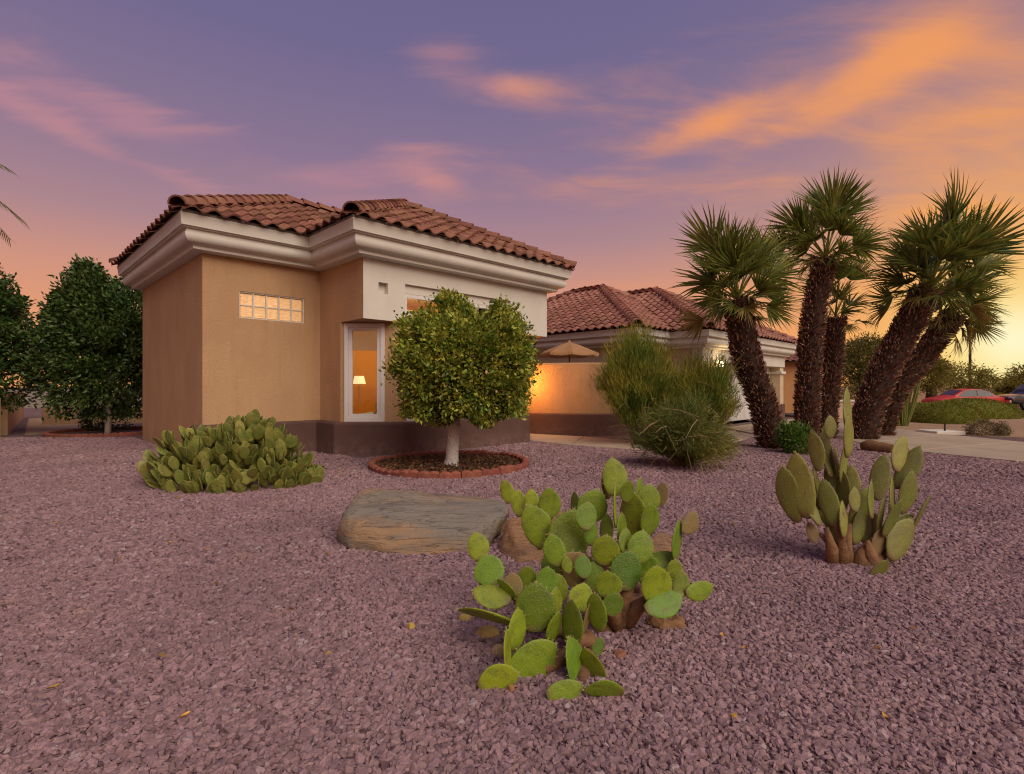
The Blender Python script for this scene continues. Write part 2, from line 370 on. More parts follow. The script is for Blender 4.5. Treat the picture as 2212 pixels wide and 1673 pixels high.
def roof(parent, blocks, single, limit, m_single, m_join, far=lambda u, v: False):
    """decks, single tiles, joined tiles, hip tiles"""
    rf = obj('roof', None, parent=parent)
    mb = MB(); hips = []
    for bk in blocks:
        u0, u1, v0, v1, ze = bk; hu, hv = (u1 - u0) / 2, (v1 - v0) / 2; h = min(hu, hv); zr = ze + PITCH * h
        r1 = (u0 + h, v0 + h); r2 = (u1 - h, v1 - h)
        if hu >= hv: r2 = (u1 - h, v0 + h)
        else: r2 = (u0 + h, v1 - h)
        c = [(u0, v0), (u1, v0), (u1, v1), (u0, v1)]
        vs = [P(*q, ze - .005) for q in c] + [P(*r1, zr - .005), P(*r2, zr - .005)]
        if hu >= hv: fs = [(0, 1, 5, 4), (1, 2, 5), (2, 3, 4, 5), (3, 0, 4)]; hp = [(c[0], r1), (c[1], r2), (c[2], r2), (c[3], r1)]
        else: fs = [(0, 1, 4), (1, 2, 5, 4), (2, 3, 5), (3, 0, 4, 5)]; hp = [(c[0], r1), (c[1], r1), (c[2], r2), (c[3], r2)]
        mb.add(vs, fs)
        for a, b in hp: hips.append((bk, P(*a, ze), P(*b, zr)))
        if (Vector(r1) - Vector(r2)).length > .2: hips.append((bk, P(*r1, zr), P(*r2, zr)))
    mb.build('deck', deckm, rf)
    cand = []
    for bi, bk in enumerate(blocks):
        u0, u1, v0, v1, ze = bk; cs = 1 / math.sqrt(1 + PITCH ** 2)
        for sname, inw in SIDES.items():
            if inw[0]: org = (u0 if inw[0] > 0 else u1, v1 if inw[0] > 0 else v0); L = v1 - v0
            else: org = (u0 if inw[1] > 0 else u1, v0 if inw[1] > 0 else v1); L = u1 - u0
            e = (inw[1], -inw[0]); half = min(u1 - u0, v1 - v0) / 2
            nc = int(round(L / TW)); wdt = L / nc
            for r in range(int(half / (TE * cs)) + 1):
                s = r * TE * cs - .06
                for c in range(nc):
                    a = (c + .5) * wdt; sm = s + .2
                    cu = org[0] + e[0] * a + inw[0] * sm; cv = org[1] + e[1] * a + inw[1] * sm
                    own = ze + PITCH * sm; dd = [cu - u0, u1 - cu, cv - v0, v1 - cv]
                    if sm > min(dd) + .10 or min(dd) < -.3: continue
                    if any(block_h(o, cu, cv) > own - .03 - (.0 if j > bi else .02) and block_h(o, cu, cv) > -50 for j, o in enumerate(blocks) if j != bi): continue
                    bu = org[0] + e[0] * a + inw[0] * s; bv = org[1] + e[1] * a + inw[1] * s
                    o3 = P(bu, bv, ze + PITCH * s); ex = P(*e).normalized(); up = (P(*inw) + Vector((0, 0, PITCH))).normalized(); nz = ex.cross(up)
                    M = Matrix((ex, up, nz)).transposed().to_4x4(); M.translation = o3 + nz * .026
                    cand.append(((bi, sname) in single, o3.length, M))
    cand.sort(key=lambda q: (not q[0], q[1])); k = 0; jv = []; jf = []
    tv = [v.co.copy() for v in TILE.vertices]; tf = [tuple(p.vertices) for p in TILE.polygons]
    ts = TILE.copy(); ts.materials.append(m_single)
    for vis, dst, M in cand:
        Mj = M @ Matrix.Rotation(random.gauss(0, .012), 4, 'Z') @ Matrix.Translation((random.gauss(0, .004), random.gauss(0, .008), random.uniform(0, .008)))
        if vis and k < limit:
            o = obj('tile', ts, None, rf); o.matrix_local = Mj; k += 1
        else:
            b = len(jv); jv += [Mj @ q for q in tv]; jf += [tuple(i + b for i in f) for f in tf]
    if jv:
        o = obj('tile_field', mesh('tile_field', jv, jf), m_join, rf); o['kind'] = 'stuff'
    hs = HIPT.copy(); hs.materials.append(m_single)
    for bk, a, b in hips:
        L = (b - a).length; dv = (b - a).normalized(); n = int(L / .30)
        sx = dv.cross(Vector((0, 0, 1))).normalized(); nz = sx.cross(dv)
        for i in range(n):
            p = a + dv * (i * L / n - .05); mid = p + dv * .2
            uu = (mid.x + mid.y) * S2; vv = (mid.y - mid.x) * S2
            if any(block_h(o, uu, vv) > mid.z + .02 for o in blocks if o is not bk): continue
            M = Matrix((sx, dv, nz)).transposed().to_4x4(); M.translation = p + nz * .07
            o = obj('hip_tile', hs, None, rf); o.matrix_local = M @ Matrix.Rotation(random.gauss(0, .01), 4, 'Z')
    return rf

def offset_path(path, o, closed=True):
    n = len(path); out = []
    for i in range(n):
        p, q, r = Vector(path[i - 1]), Vector(path[i]), Vector(path[(i + 1) % n])
        d1 = (q - p).normalized(); d2 = (r - q).normalized()
        n1 = Vector((d1.y, -d1.x)); n2 = Vector((d2.y, -d2.x)); k = 1 + n1.dot(n2)
        out.append(q + (n1 + n2) * (o / k))
    return out
def cornice_profile(zt):
    """from the wall top zt outwards and up, 0.49 high"""
    pr = [(-.01, zt - .002), (.155, zt - .002), (.175, zt + .012), (.175, zt + .055), (.185, zt + .062)]
    for i in range(9):      # full torus-like cove
        a = i / 8; ang = -math.pi / 2 + a * math.pi * .62
        pr.append((.205 + .115 * math.cos(ang) * 1.0 - .0, zt + .075 + .115 * (1 + math.sin(ang)) * 1.02))
    pr += [(.295, zt + .285), (.345, zt + .29), (.35, zt + .305), (.385, zt + .31), (.40, zt + .47), (.405, zt + .478), (.405, zt + .49), (.30, zt + .492)]
    return pr
def sweep(parent, name, path, prof, m, ang=35):
    rows = [offset_path(path, o) for o, z in prof]; n = len(path); mb = MB()
    vs = [P(q.x, q.y, z) for row, (o, z) in zip(rows, prof) for q in row]
    fs = [(i * n + k, i * n + (k + 1) % n, (i + 1) * n + (k + 1) % n, (i + 1) * n + k) for i in range(len(prof) - 1) for k in range(n)]
    mb.add(vs, fs); return autosmooth(mb.build(name, m, parent), ang)

def wall_panel(parent, name, a, b, z0, z1, m, openings=(), depth=.10, mr=None):
    """one wall face from a to b (uv), with recessed openings (t0,t1,za,zb)"""
    a, b = Vector(a), Vector(b); L = (b - a).length; d = (b - a) / L; n = Vector((-d.y, d.x))    # n points into the house
    ts = sorted({0, L, *[q for o in openings for q in o[:2]]}); zs = sorted({z0, z1, *[q for o in openings for q in o[2:4]]})
    mb = MB(); pt = lambda t, z, dd=0: P(*(a + d * t + n * dd), z)
    for i in range(len(ts) - 1):
        for j in range(len(zs) - 1):
            tm, zm = (ts[i] + ts[i + 1]) / 2, (zs[j] + zs[j + 1]) / 2
            if any(o[0] < tm < o[1] and o[2] < zm < o[3] for o in openings): continue
            mb.add([pt(ts[i], zs[j]), pt(ts[i + 1], zs[j]), pt(ts[i + 1], zs[j + 1]), pt(ts[i], zs[j + 1])], [(0, 1, 2, 3)])
    for t0, t1, za, zb in openings:
        c = [(t0, za), (t1, za), (t1, zb), (t0, zb)]
        for k in range(4):
            p, q = c[k], c[(k + 1) % 4]
            mb.add([pt(*p), pt(*q), pt(*q, depth), pt(*p, depth)], [(0, 3, 2, 1)])
    o = mb.build(name, m, parent)
    bm = bmesh.new(); bm.from_mesh(o.data); bmesh.ops.remove_doubles(bm, verts=bm.verts, dist=1e-4); bm.to_mesh(o.data); bm.free()
    return o
def uvbox(parent, name, a, b, t0, t1, z0, z1, d0, d1, m, bv=.008):
    """box on the wall line a-b: t along, z up, d into the house (negative: proud)"""
    a, b = Vector(a), Vector(b); d = (b - a).normalized(); n = Vector((-d.y, d.x))
    f = lambda p: P(*(a + d * p[0] + n * p[1]), p[2])
    o = MB().box((t0, d0, z0), (t1, d1, z1), f).build(name, m, parent)
    if bv: bevel(o, bv, 2)
    return o
def frame_on(parent, a, b, t0, t1, z0, z1, d0, d1, wd, m, name='frame'):
    """rectangular ring"""
    a, b = Vector(a), Vector(b); d = (b - a).normalized(); n = Vector((-d.y, d.x))
    f = lambda p: P(*(a + d * p[0] + n * p[1]), p[2]); mb = MB()
    o_ = [(t0, z0), (t1, z0), (t1, z1), (t0, z1)]; i_ = [(t0 + wd, z0 + wd), (t1 - wd, z0 + wd), (t1 - wd, z1 - wd), (t0 + wd, z1 - wd)]
    vs = [f((t, dd, z)) for dd in (d0, d1) for ring in (o_, i_) for t, z in ring]; fs = []
    for k in range(4):
        j = (k + 1) % 4
        fs += [(k, j, 4 + j, 4 + k), (8 + k, 12 + k, 12 + j, 8 + j), (4 + k, 4 + j, 12 + j, 12 + k), (k, 8 + k, 8 + j, j)]
    o = mb.add(vs, fs).build(name, m, parent); bevel(o, .006, 2); return o
def glass_mat():
    m = bpy.data.materials.new('window_glass'); m.use_nodes = True; t = NT(m.node_tree); t.n.clear()
    out = t.new('ShaderNodeOutputMaterial'); tr = t.new('ShaderNodeBsdfTransparent'); gl = t.new('ShaderNodeBsdfGlossy'); gl.inputs['Roughness'].default_value = .01
    tr.inputs[0].default_value = (.93, .95, .94, 1); fr = t.new('ShaderNodeFresnel'); fr.inputs[0].default_value = 1.5; mx = t.new('ShaderNodeMixShader')
    t.put(mx.inputs[0], t.m('MULTIPLY', fr.outputs[0], 1.6, clamp=True)); t.l.new(tr.outputs[0], mx.inputs[1]); t.l.new(gl.outputs[0], mx.inputs[2]); t.l.new(mx.outputs[0], out.inputs[0]); return m
glass = glass_mat()

# ================================================================== FRONT HOUSE
ZT = 3.39; PL = .58; ZB = 2.36
A_, B_, C_, D_ = (2.517, 9.66), (4.51, 9.66), (4.51, 8.05), (9.19, 8.05)
L_, D2_ = (2.517, 14.26), (9.19, 14.26); CF = .806
P1, P2 = (4.51, 8.05 + CF), (4.51 + CF, 8.05); P3, P4 = (9.19 - CF, 8.05), (9.19, 8.05 + CF)
H = thing('stucco_house', 'tan and cream stucco house with clay tiled roof and thick cornice', 'house', P(4.51, 9.66, 0))
H.location = (0, 0, 0)
wall_panel(H, 'wall', L_, A_, 0, ZT, stucco)
BW = (.56, 1.69, 2.38, 2.84)
wall_panel(H, 'wall', A_, B_, 0, ZT, stucco, [BW], .07)
wall_panel(H, 'wall', B_, P1, 0, ZT, stucco)
wall_panel(H, 'wall', P1, C_, ZB, ZT, stucco)
Lc = (Vector(P2) - Vector(P1)).length
TWN = (.085, .785, .585, 2.325)
wall_panel(H, 'wall', P1, P2, 0, ZB, stucco, [TWN], .12)
W2 = (.05, .85, .585, 2.30)
wall_panel(H, 'wall', P2, P3, 0, ZB, stucco, [W2], .12)
DWN = (.10, 1.06, .585, 2.30)
wall_panel(H, 'wall', P3, P4, 0, ZB, stucco, [DWN], .12)
wall_panel(H, 'wall', P4, D2_, 0, ZT, stucco)
wall_panel(H, 'wall', D2_, L_, 0, ZT, stucco)
CLR = (.83, 3.50, 2.50, 3.05); NIC = (.29, .475, 2.82, 3.01)
bx = wall_panel(H, 'upper_wall', C_, D_, ZB, ZT, cream, [CLR, NIC], .16)
wall_panel(H, 'upper_wall', D_, P4, ZB, ZT, cream)
MB().add([P(*NQ) for NQ in ((4.51 + .285, 8.05 + .10, 2.81), (4.51 + .48, 8.05 + .10, 2.81), (4.51 + .48, 8.05 + .10, 3.02), (4.51 + .285, 8.05 + .10, 3.02))], [(0, 1, 2, 3)]).build('niche_back', cream, H)
# undersides of the overhanging corners
MB().add([P(*P1, ZB), P(*C_, ZB), P(*P2, ZB)], [(0, 1, 2)]).build('corner_soffit', stucco, H)
MB().add([P(*P3, ZB), P(*D_, ZB), P(*P4, ZB)], [(0, 1, 2)]).build('corner_soffit', stucco, H)
uvbox(H, 'corbel', C_, D_, 4.25, 4.60, ZB - .11, ZB - .003, .25, .8, cream, .01); uvbox(H, 'corbel', C_, D_, 4.25, 4.55, ZB - .22, ZB - .113, .30, .8, cream, .01)
FOOT = [L_, A_, B_, C_, D_, D2_]
sweep(H, 'cornice', FOOT, cornice_profile(ZT), cream)
sweep(H, 'eave_mortar', FOOT, [(.395, ZT + .488), (.39, ZT + .545), (.2, ZT + .60)], mortar)
# brown plinth
pp = [(2.517 - .17, 9.66 + .10), (2.517 - .17, 9.66 - .16), (B_[0] - .16, 9.66 - .16), (P1[0] - .16, P1[1] - .066), (P2[0] - .066, P2[1] - .16), (P3[0] + .066, P3[1] - .16), (P4[0] + .16, P4[1] - .066), (P4[0] + .16, 11.5), (P4[0] - .4, 11.5), (P4[0] - .4, 10.2), (2.6, 10.2), (2.6, 9.76)]
bm = bmesh.new(); f = bm.faces.new([bm.verts.new(P(*q, -.1)) for q in pp]); r = bmesh.ops.extrude_face_region(bm, geom=[f])
for v in r['geom']:
    if isinstance(v, bmesh.types.BMVert): v.co.z = PL
bmesh.ops.recalc_face_normals(bm, faces=bm.faces)
me = bpy.data.meshes.new('plinth'); bm.to_mesh(me); bm.free(); o = obj('plinth', me, plinthm, H); bevel(o, .04, 3)
# glass block window
blockm = mat('glass_block', (.62, .36, .16), (.80, .55, .30), scale=14, rough=.15, bump=.5, bscale=18, spec=.6, emit=(1., .52, .20), estr=.30, stretch=(1, 1, 2.5), rand=.12)
wn = obj('window', None, parent=H)
frame_on(wn, A_, B_, BW[0], BW[1], BW[2], BW[3], .012, .075, .018, cream)
nw, nh = 5, 2; cw = (BW[1] - BW[0] - .036) / nw; chh = (BW[3] - BW[2] - .036) / nh
for i in range(1, nw):
    t = BW[0] + .018 + i * cw; uvbox(wn, 'muntin', A_, B_, t - .014, t + .014, BW[2] + .018, BW[3] - .018, .02, .07, cream, .004)
uvbox(wn, 'muntin', A_, B_, BW[0] + .018, BW[1] - .018, BW[2] + .018 + chh - .010, BW[2] + .018 + chh + .010, .028, .07, cream, .004)
for i in range(nw):
    for j in range(nh):
        t = BW[0] + .018 + i * cw; z = BW[2] + .018 + j * chh
        uvbox(wn, 'pane', A_, B_, t + .014, t + cw - .014, z + .010, z + chh - .010, .045, .08, blockm, .008)
# tall corner windows
def tall_window(a, b, q, shade=True):
    wn = obj('window', None, parent=H); t0, t1, z0, z1 = q
    frame_on(wn, a, b, t0 - .01, t1 + .01, z0 - .008, z1 + .012, -.03, .06, .075, white)
    frame_on(wn, a, b, t0 + .065, t1 - .065, z0 + .068, z1 - .062, -.012, .05, .065, white, 'sash')
    uvbox(wn, 'pane', a, b, t0 + .125, t1 - .125, z0 + .13, z1 - .12, .018, .024, glass, 0)
    return wn
tall_window(P1, P2, TWN)
tall_window(P2, P3, W2)
wd = tall_window(P3, P4, DWN)
wc = obj('window', None, parent=H); t0, t1, z0, z1 = CLR
uvbox(wc, 'head', C_, D_, t0 + .002, t1 - .002, z1 - .16, z1 - .002, .06, .14, cream, .006)
frame_on(wc, C_, D_, t0 + .004, t1 - .004, z0 + .004, z1 - .165, .05, .12, .07, white)
for i in range(1, 3): uvbox(wc, 'mullion', C_, D_, t0 + (t1 - t0) * i / 3 - .03, t0 + (t1 - t0) * i / 3 + .03, z0 + .074, z1 - .235, .06, .11, white)
for i in range(3): uvbox(wc, 'pane', C_, D_, t0 + .075 + (t1 - t0 - .15) / 3 * i + .005, t0 + .075 + (t1 - t0 - .15) / 3 * (i + 1) - .005, z0 + .075, z1 - .236, .08, .086, glass, 0)
# the lit room behind the windows
roomm = mat('room_paint', (.72, .36, .07), (.68, .33, .06), scale=.8, rough=.9)
ceilm = mat('room_ceiling', (.75, .62, .42), rough=.9)
floorm = mat('room_floor', (.35, .20, .09), rough=.6)
q = lambda u, v, z: P(u, v, z)
u0, u1, v0, v1, z0, z1 = 4.60, 9.05, 8.17, 11.6, .12, 3.3
MB().add([q(u0, v1, z0), q(u1, v1, z0), q(u1, v1, z1), q(u0, v1, z1), q(u1, v0 + .75, z0), q(u1, v0 + .75, z1), q(u0, v0 + .75, z0), q(u0, v0 + .75, z1)], [(0, 1, 2, 3), (1, 4, 5, 2), (6, 0, 3, 7)]).build('interior_wall', roomm, H)
MB().add([q(u0, v0, z1), q(u1, v0, z1), q(u1, v1, z1), q(u0, v1, z1)], [(0, 1, 2, 3)]).build('interior_ceiling', ceilm, H)
MB().add([q(u0, v0 + .75, z0), q(u0 + .75, v0, z0), q(u1 - .75, v0, z0), q(u1, v0 + .75, z0), q(u1, v1, z0), q(u0, v1, z0)], [(0, 1, 2, 3, 4, 5)]).build('interior_floor', floorm, H)
ld = bpy.data.lights.new('room_light', 'POINT'); ld.energy = 60; ld.color = (1, .66, .30); ld.shadow_soft_size = .15
lo = bpy.data.objects.new('room_light', ld); COL.objects.link(lo); lo.location = P(6.6, 9.8, 2.75)
ld = bpy.data.lights.new('window_lamp', 'POINT'); ld.energy = 70; ld.color = (1, .45, .10); ld.shadow_soft_size = .13
lo = bpy.data.objects.new('window_lamp', ld); COL.objects.link(lo); lo.location = (.06, 11.78, 1.35)
MB().add([q(7.95, v0, z0), q(7.95, v1, z0), q(7.95, v1, z1), q(7.95, v0, z1)], [(0, 1, 2, 3)]).build('interior_wall', roomm, H)  # added partition, keeps the window lamp's light out of the main room
lampm = mat('lamp_shade', (.9, .75, .5), rough=.7, emit=(1, .72, .36), estr=1.2)
brass = mat('brass', (.55, .36, .12), rough=.35, metal=.8)
fl = thing('floor_lamp', 'slim floor lamp seen through the tall corner window', 'lamp')
pc = at(776, 838, 11.6); MB().lathe([(.0, .12), (.13, .12), (.13, .14), (.015, .16), (.012, 1.30)], 12, (pc.x, pc.y, 0)).build('stand', brass, fl, True)
MB().lathe([(.10, 1.44), (.14, 1.27)], 16, (pc.x, pc.y, 0)).build('shade', lampm, fl, True)
sofam = mat('sofa_fabric', (.42, .58, .58), (.36, .52, .53), scale=8, rough=.9)
sf = thing('sofa', 'pale blue sofa seen through the tall corner window', 'sofa')
c = at(806, 838, 10.6)
for nm, a, b in (('seat', (-.15, 0, .14), (.95, .7, .48)), ('backrest', (-.15, .72, .14), (.95, .92, .88)), ('armrest', (-.33, 0, .14), (-.16, .92, .66))):
    o = MB().box(a, b).build(nm, sofam, sf, loc=(c.x, c.y, 0)); bevel(o, .05, 3)
reflm = mat('sky_reflection_panel', (.80, .72, .60), rough=.9, trans=.5)
o = uvbox(H, 'sky_reflection_panel', P1, P2, .20, .67, 1.86, 2.2, .10, .104, reflm, 0)  # added pale panel standing in for sky reflected in the upper pane
# roof
BLK = [(2.117, 9.0, 9.26, 14.66, 3.88), (4.11, 9.59, 7.65, 14.40, 3.88)]
roof(H, BLK, {(0, 'v0'), (0, 'u0'), (1, 'v0'), (1, 'u0')}, 290, tilem, tilej)

# ================================================================== GARAGE WING
Wg = thing('garage_wing', 'cream stucco garage wing with tiled hip roof behind the shrubs', 'house')
ZE = 2.85; ZW = ZE - .49
b1 = (12.68, 20.48, 7.82, 17.0, ZE); b2 = (14.57, 22.37, 6.647, 16.0, ZE)
W1 = [(13.08, 16.6), (13.08, 8.22), (14.97, 8.22), (14.97, 7.047), (21.97, 7.047), (21.97, 15.6), (20.08, 16.6)]
wing_c = mat('stucco_wing', (.58, .46, .31), (.53, .41, .27), scale=1.4, rough=.9, bump=.2, bscale=60, spec=.15)
wall_panel(Wg, 'wall', W1[0], W1[1], 0, ZW, wing_c)
wall_panel(Wg, 'wall', W1[1], W1[2], 0, ZW, wing_c)
wall_panel(Wg, 'wall', W1[2], W1[3], 0, ZW, wing_c)
GO = (1.55, 6.62, 0.0, 2.02)
wall_panel(Wg, 'wall', W1[3], W1[4], 0, ZW, wing_c, [GO], .55)
wall_panel(Wg, 'wall', W1[4], W1[5], 0, ZW, wing_c)
wall_panel(Wg, 'wall', W1[6], W1[0], 0, ZW, wing_c)
sweep(Wg, 'cornice', W1[:5] + [(21.97, 15.6), (20.08, 15.6), (20.08, 16.6)], cornice_profile(ZW), cream)
uvbox(Wg, 'plinth', W1[3], W1[4], -.05, 1.5, -.05, .55, -.05, .2, plinthm, .03)
uvbox(Wg, 'plinth', W1[3], W1[4], 6.66, 7.05, -.05, .55, -.05, .3, plinthm, .03)
uvbox(Wg, 'plinth', W1[0], W1[1], -.05, 8.4, -.05, .55, -.05, .2, plinthm, .03)
uvbox(Wg, 'capital', W1[3], W1[4], 6.57, 7.08, 1.70, 1.80, -.07, .4, cream, .01)
uvbox(Wg, 'capital', W1[3], W1[4], -.06, 1.6, 1.70, 1.80, -.05, .3, cream, .01)
uvbox(Wg, 'lintel', W1[3], W1[4], -.04, 7.04, 1.96, ZW - .004, -.04, .3, cream, .01)
gd = obj('garage_door', None, parent=Wg); gw = mat('garage_door_white', (.66, .63, .60), (.62, .59, .56), scale=2, rough=.5)
for j in range(4):
    for i in range(8): uvbox(gd, 'panel', W1[3], W1[4], 1.57 + i * .63, 1.57 + i * .63 + .615, .03 + j * .497, .03 + j * .497 + .485, .36, .45, gw, .02)
uvbox(gd, 'backing', W1[3], W1[4], 1.56, 6.61, .02, 2.015, .46, .5, gw, 0)
wl = thing('wall_lamp', 'small lit lantern on the garage wall beside the white door', 'lamp')
lp = P(16.05, 6.93, 1.78)
iron = mat('dark_iron', (.05, .04, .035), rough=.5)
MB().box((-.05, -.05, .22), (.05, .05, .25)).tube([(0, 0, .25), (0, 0, .32), (.06, .06, .32)], .012, 6).box((.06, .06, .1), (.10, .10, .4)).build('bracket', iron, wl, loc=lp)
bulb = mat('lamp_bulb', (1, .9, .7), emit=(1, .80, .48), estr=22)
MB().lathe([(0, .02), (.045, .05), (.06, .12), (.045, .19), (0, .22)], 12).build('globe', bulb, wl, True, loc=lp)
ld = bpy.data.lights.new('lamp_glow', 'POINT'); ld.energy = 16; ld.color = (1, .72, .38); ld.shadow_soft_size = .06
lo = bpy.data.objects.new('lamp_glow', ld); COL.objects.link(lo); lo.location = lp + Vector((.06, -.12, .12))
wl2 = thing('wall_lamp', 'lit wall lantern on the house side beside the glowing courtyard wall', 'lamp')
lp2 = Vector((.20, 12.98, 1.22))
MB().box((-.05, -.05, .22), (.05, .05, .25)).tube([(0, 0, .25), (0, 0, .32), (-.10, .0, .32)], .012, 6).box((-.13, -.03, .12), (-.09, .03, .42)).build('bracket', iron, wl2, loc=lp2)
MB().lathe([(0, .02), (.045, .05), (.06, .12), (.045, .19), (0, .22)], 12).build('globe', bulb, wl2, True, loc=lp2)
ld = bpy.data.lights.new('lantern_glow', 'POINT'); ld.energy = 46; ld.color = (1, .36, .035); ld.shadow_soft_size = .08
lo = bpy.data.objects.new('lantern_glow', ld); COL.objects.link(lo); lo.location = lp2 + Vector((.10, -.02, .10))
roof(Wg, [b1, b2], {(0, 'u0'), (0, 'v0'), (1, 'u0'), (1, 'v0')}, 300, tilew, tilej)
pv = tag(MB().tube([P(16.2, 14.6, 4.6), P(16.2, 14.6, 5.15)], .06, 8).build('vent_pipe', mat('vent_metal', (.3, .28, .22), rough=.6), Wg))

# ------------------------------------------------------------------ courtyard wall and umbrella
pts = [(.22, 13.75), (.7, 13.42), (1.3, 13.15), (2.0, 13.02), (2.7, 13.12), (3.3, 13.45), (3.75, 13.95), (4.0, 14.6)]
def spline(pts, n=8):
    out = []; q = [Vector(p) for p in pts]
    for i in range(len(q) - 1):
        a, b, c, e = q[max(i - 1, 0)], q[i], q[i + 1], q[min(i + 2, len(q) - 1)]
        for k in range(n):
            t = k / n; out.append(.5 * ((2 * b) + (c - a) * t + (2 * a - 5 * b + 4 * c - e) * t * t + (3 * b - a - 3 * c + e) * t ** 3))
    return out + [q[-1]]
def curved_wall(name, pts, th, z0, z1, m, parent, bv=.04):
    sp_ = spline(pts); vs = []; n = len(sp_)
    for i, p in enumerate(sp_):
        t = (sp_[min(i + 1, n - 1)] - sp_[max(i - 1, 0)]).normalized(); nn_ = Vector((-t.y, t.x))
        for s, z in ((-1, z0), (-1, z1 - bv), (-.75, z1), (.75, z1), (1, z1 - bv), (1, z0)): vs.append((*(p + nn_ * th / 2 * s), z))
    fs = [(i * 6 + k, (i + 1) * 6 + k, (i + 1) * 6 + k + 1, i * 6 + k + 1) for i in range(n - 1) for k in range(5)] + [(5, 4, 3, 2, 1, 0), tuple((n - 1) * 6 + k for k in range(6))]
    return autosmooth(obj(name, mesh(name, vs, fs), m, parent), 30)
CWl = thing('courtyard_wall', 'curved tan courtyard wall with brown base, glowing orange beside the house', 'wall')
curved_wall('wall', pts, .22, .3, 1.80, stucco, CWl)
curved_wall('base', pts, .34, -.05, .55, plinthm, CWl, .03)
um = thing('patio_umbrella', 'tan patio umbrella showing above the curved courtyard wall', 'umbrella')
ucan = mat('umbrella_canvas', (.58, .33, .16), (.52, .29, .14), scale=3, rough=.9, trans=.3)
uc = Vector((1.55, 14.25, 0)); n = 8; rr = .80
for k in range(n):
    a0, a1 = 2 * math.pi * k / n, 2 * math.pi * (k + 1) / n; vs = []; fs = []
    for i in range(7):
        t = i / 6; z = 2.41 - .30 * t ** 1.25
        for j in range(5):
            a = a0 + (a1 - a0) * j / 4; sag = .03 * t * math.sin(math.pi * j / 4)
            chord = math.cos(math.pi / n) / math.cos((a - (a0 + a1) / 2))
            vs.append((uc.x + rr * t * chord * math.cos(a), uc.y + rr * t * chord * math.sin(a), z - sag))
    fs = [(i * 5 + j, (i + 1) * 5 + j, (i + 1) * 5 + j + 1, i * 5 + j + 1) for i in range(6) for j in range(4)]
    b = len(vs)
    for j in range(5): x, y, z = vs[30 + j]; vs.append((x, y, z - .07))
    fs += [(30 + j, b + j, b + j + 1, 31 + j) for j in range(4)]
    obj('panel', mesh('panel', vs, fs, True), ucan, um)
MB().tube([(uc.x, uc.y, 0), (uc.x, uc.y, 2.40)], .024, 10).build('pole', mat('umbrella_pole', (.22, .10, .05), rough=.5), um)
MB().lathe([(0, 2.47), (.03, 2.45), (.04, 2.41), (.06, 2.395)], 10, (uc.x, uc.y, 0)).build('finial', ucan, um, True)
MB().lathe([(.30, 0), (.30, .06), (.06, .10), (.04, .3)], 16, (uc.x, uc.y, 0)).build('base', iron, um, True)

# ================================================================== FOLIAGE TOOLS
def rnd_unit(n):
    v = rng.normal(size=(n, 3)); return v / np.linalg.norm(v, axis=1, keepdims=True)
def nrm(v): return v / np.maximum(np.linalg.norm(v, axis=1, keepdims=True), 1e-9)
def leaves(name, pts, dirs, length, width, fold=.25):
    """pts (N,3), dirs (N,3): one folded leaf (two triangles sharing the midrib) each"""
    N = len(pts); dirs = nrm(dirs); side = nrm(np.cross(dirs, rnd_unit(N))); up = np.cross(side, dirs)
    L = length * rng.uniform(.65, 1.25, (N, 1)); W = width * rng.uniform(.7, 1.2, (N, 1)) / 2
    base = pts; tip = pts + dirs * L - up * L * .12; mid = pts + dirs * L * .48
    a = mid + side * W + up * W * fold; b = mid - side * W + up * W * fold
    V = np.stack([base, a, tip, b], 1).reshape(-1, 3); i = np.arange(N)[:, None] * 4
    F = np.concatenate([i + np.array([[0, 1, 2]]), i + np.array([[0, 2, 3]])], 0)
    return idx_mesh(name, V, F)
def needles(name, pts, dirs, length, width):
    N = len(pts); dirs = nrm(dirs); side = nrm(np.cross(dirs, rnd_unit(N))); L = length * rng.uniform(.5, 1.3, (N, 1)); W = width * rng.uniform(.7, 1.3, (N, 1)) / 2
    return bmesh_of(name, np.stack([pts + side * W, pts - side * W, pts + dirs * L], 1), 3)
def leafmat(name, c1, c2, island=.35, trans=.25, rough=.55, scale=2.2, spec=.35):
    return mat(name, c1, c2, scale=scale, rough=rough, island=island, trans=trans, spec=spec)
def clumps(centers, outward, per, spread, out_bias=.9):
    N = len(centers); c = np.repeat(centers, per, 0); o = np.repeat(outward, per, 0)
    p = c + rng.normal(size=c.shape) * spread; return p, o * out_bias + rnd_unit(len(p)) * .8
def blob_crown(c, rad, n, sup=2.6, lump=.16, shell=.42, seed=0, zcut=None, nl=24):
    """points through an uneven superellipsoid; returns centres and outward directions"""
    d_ = rnd_unit(n); e = np.abs(d_) ** sup; k = 1 / np.maximum(e.sum(1), 1e-6) ** (1 / sup)
    g = np.random.default_rng(seed); bd = g.normal(size=(nl, 3)); bd /= np.linalg.norm(bd, axis=1, keepdims=True); am = g.uniform(-1, 1, nl)
    bump_ = (np.exp((d_ @ bd.T - 1) * 14) * am).sum(1) * lump
    r = k * (1 + bump_) * (1 - shell * rng.random(n) ** 1.6)
    p = d_ * r[:, None] * np.array(rad) + np.array(c); return p, d_

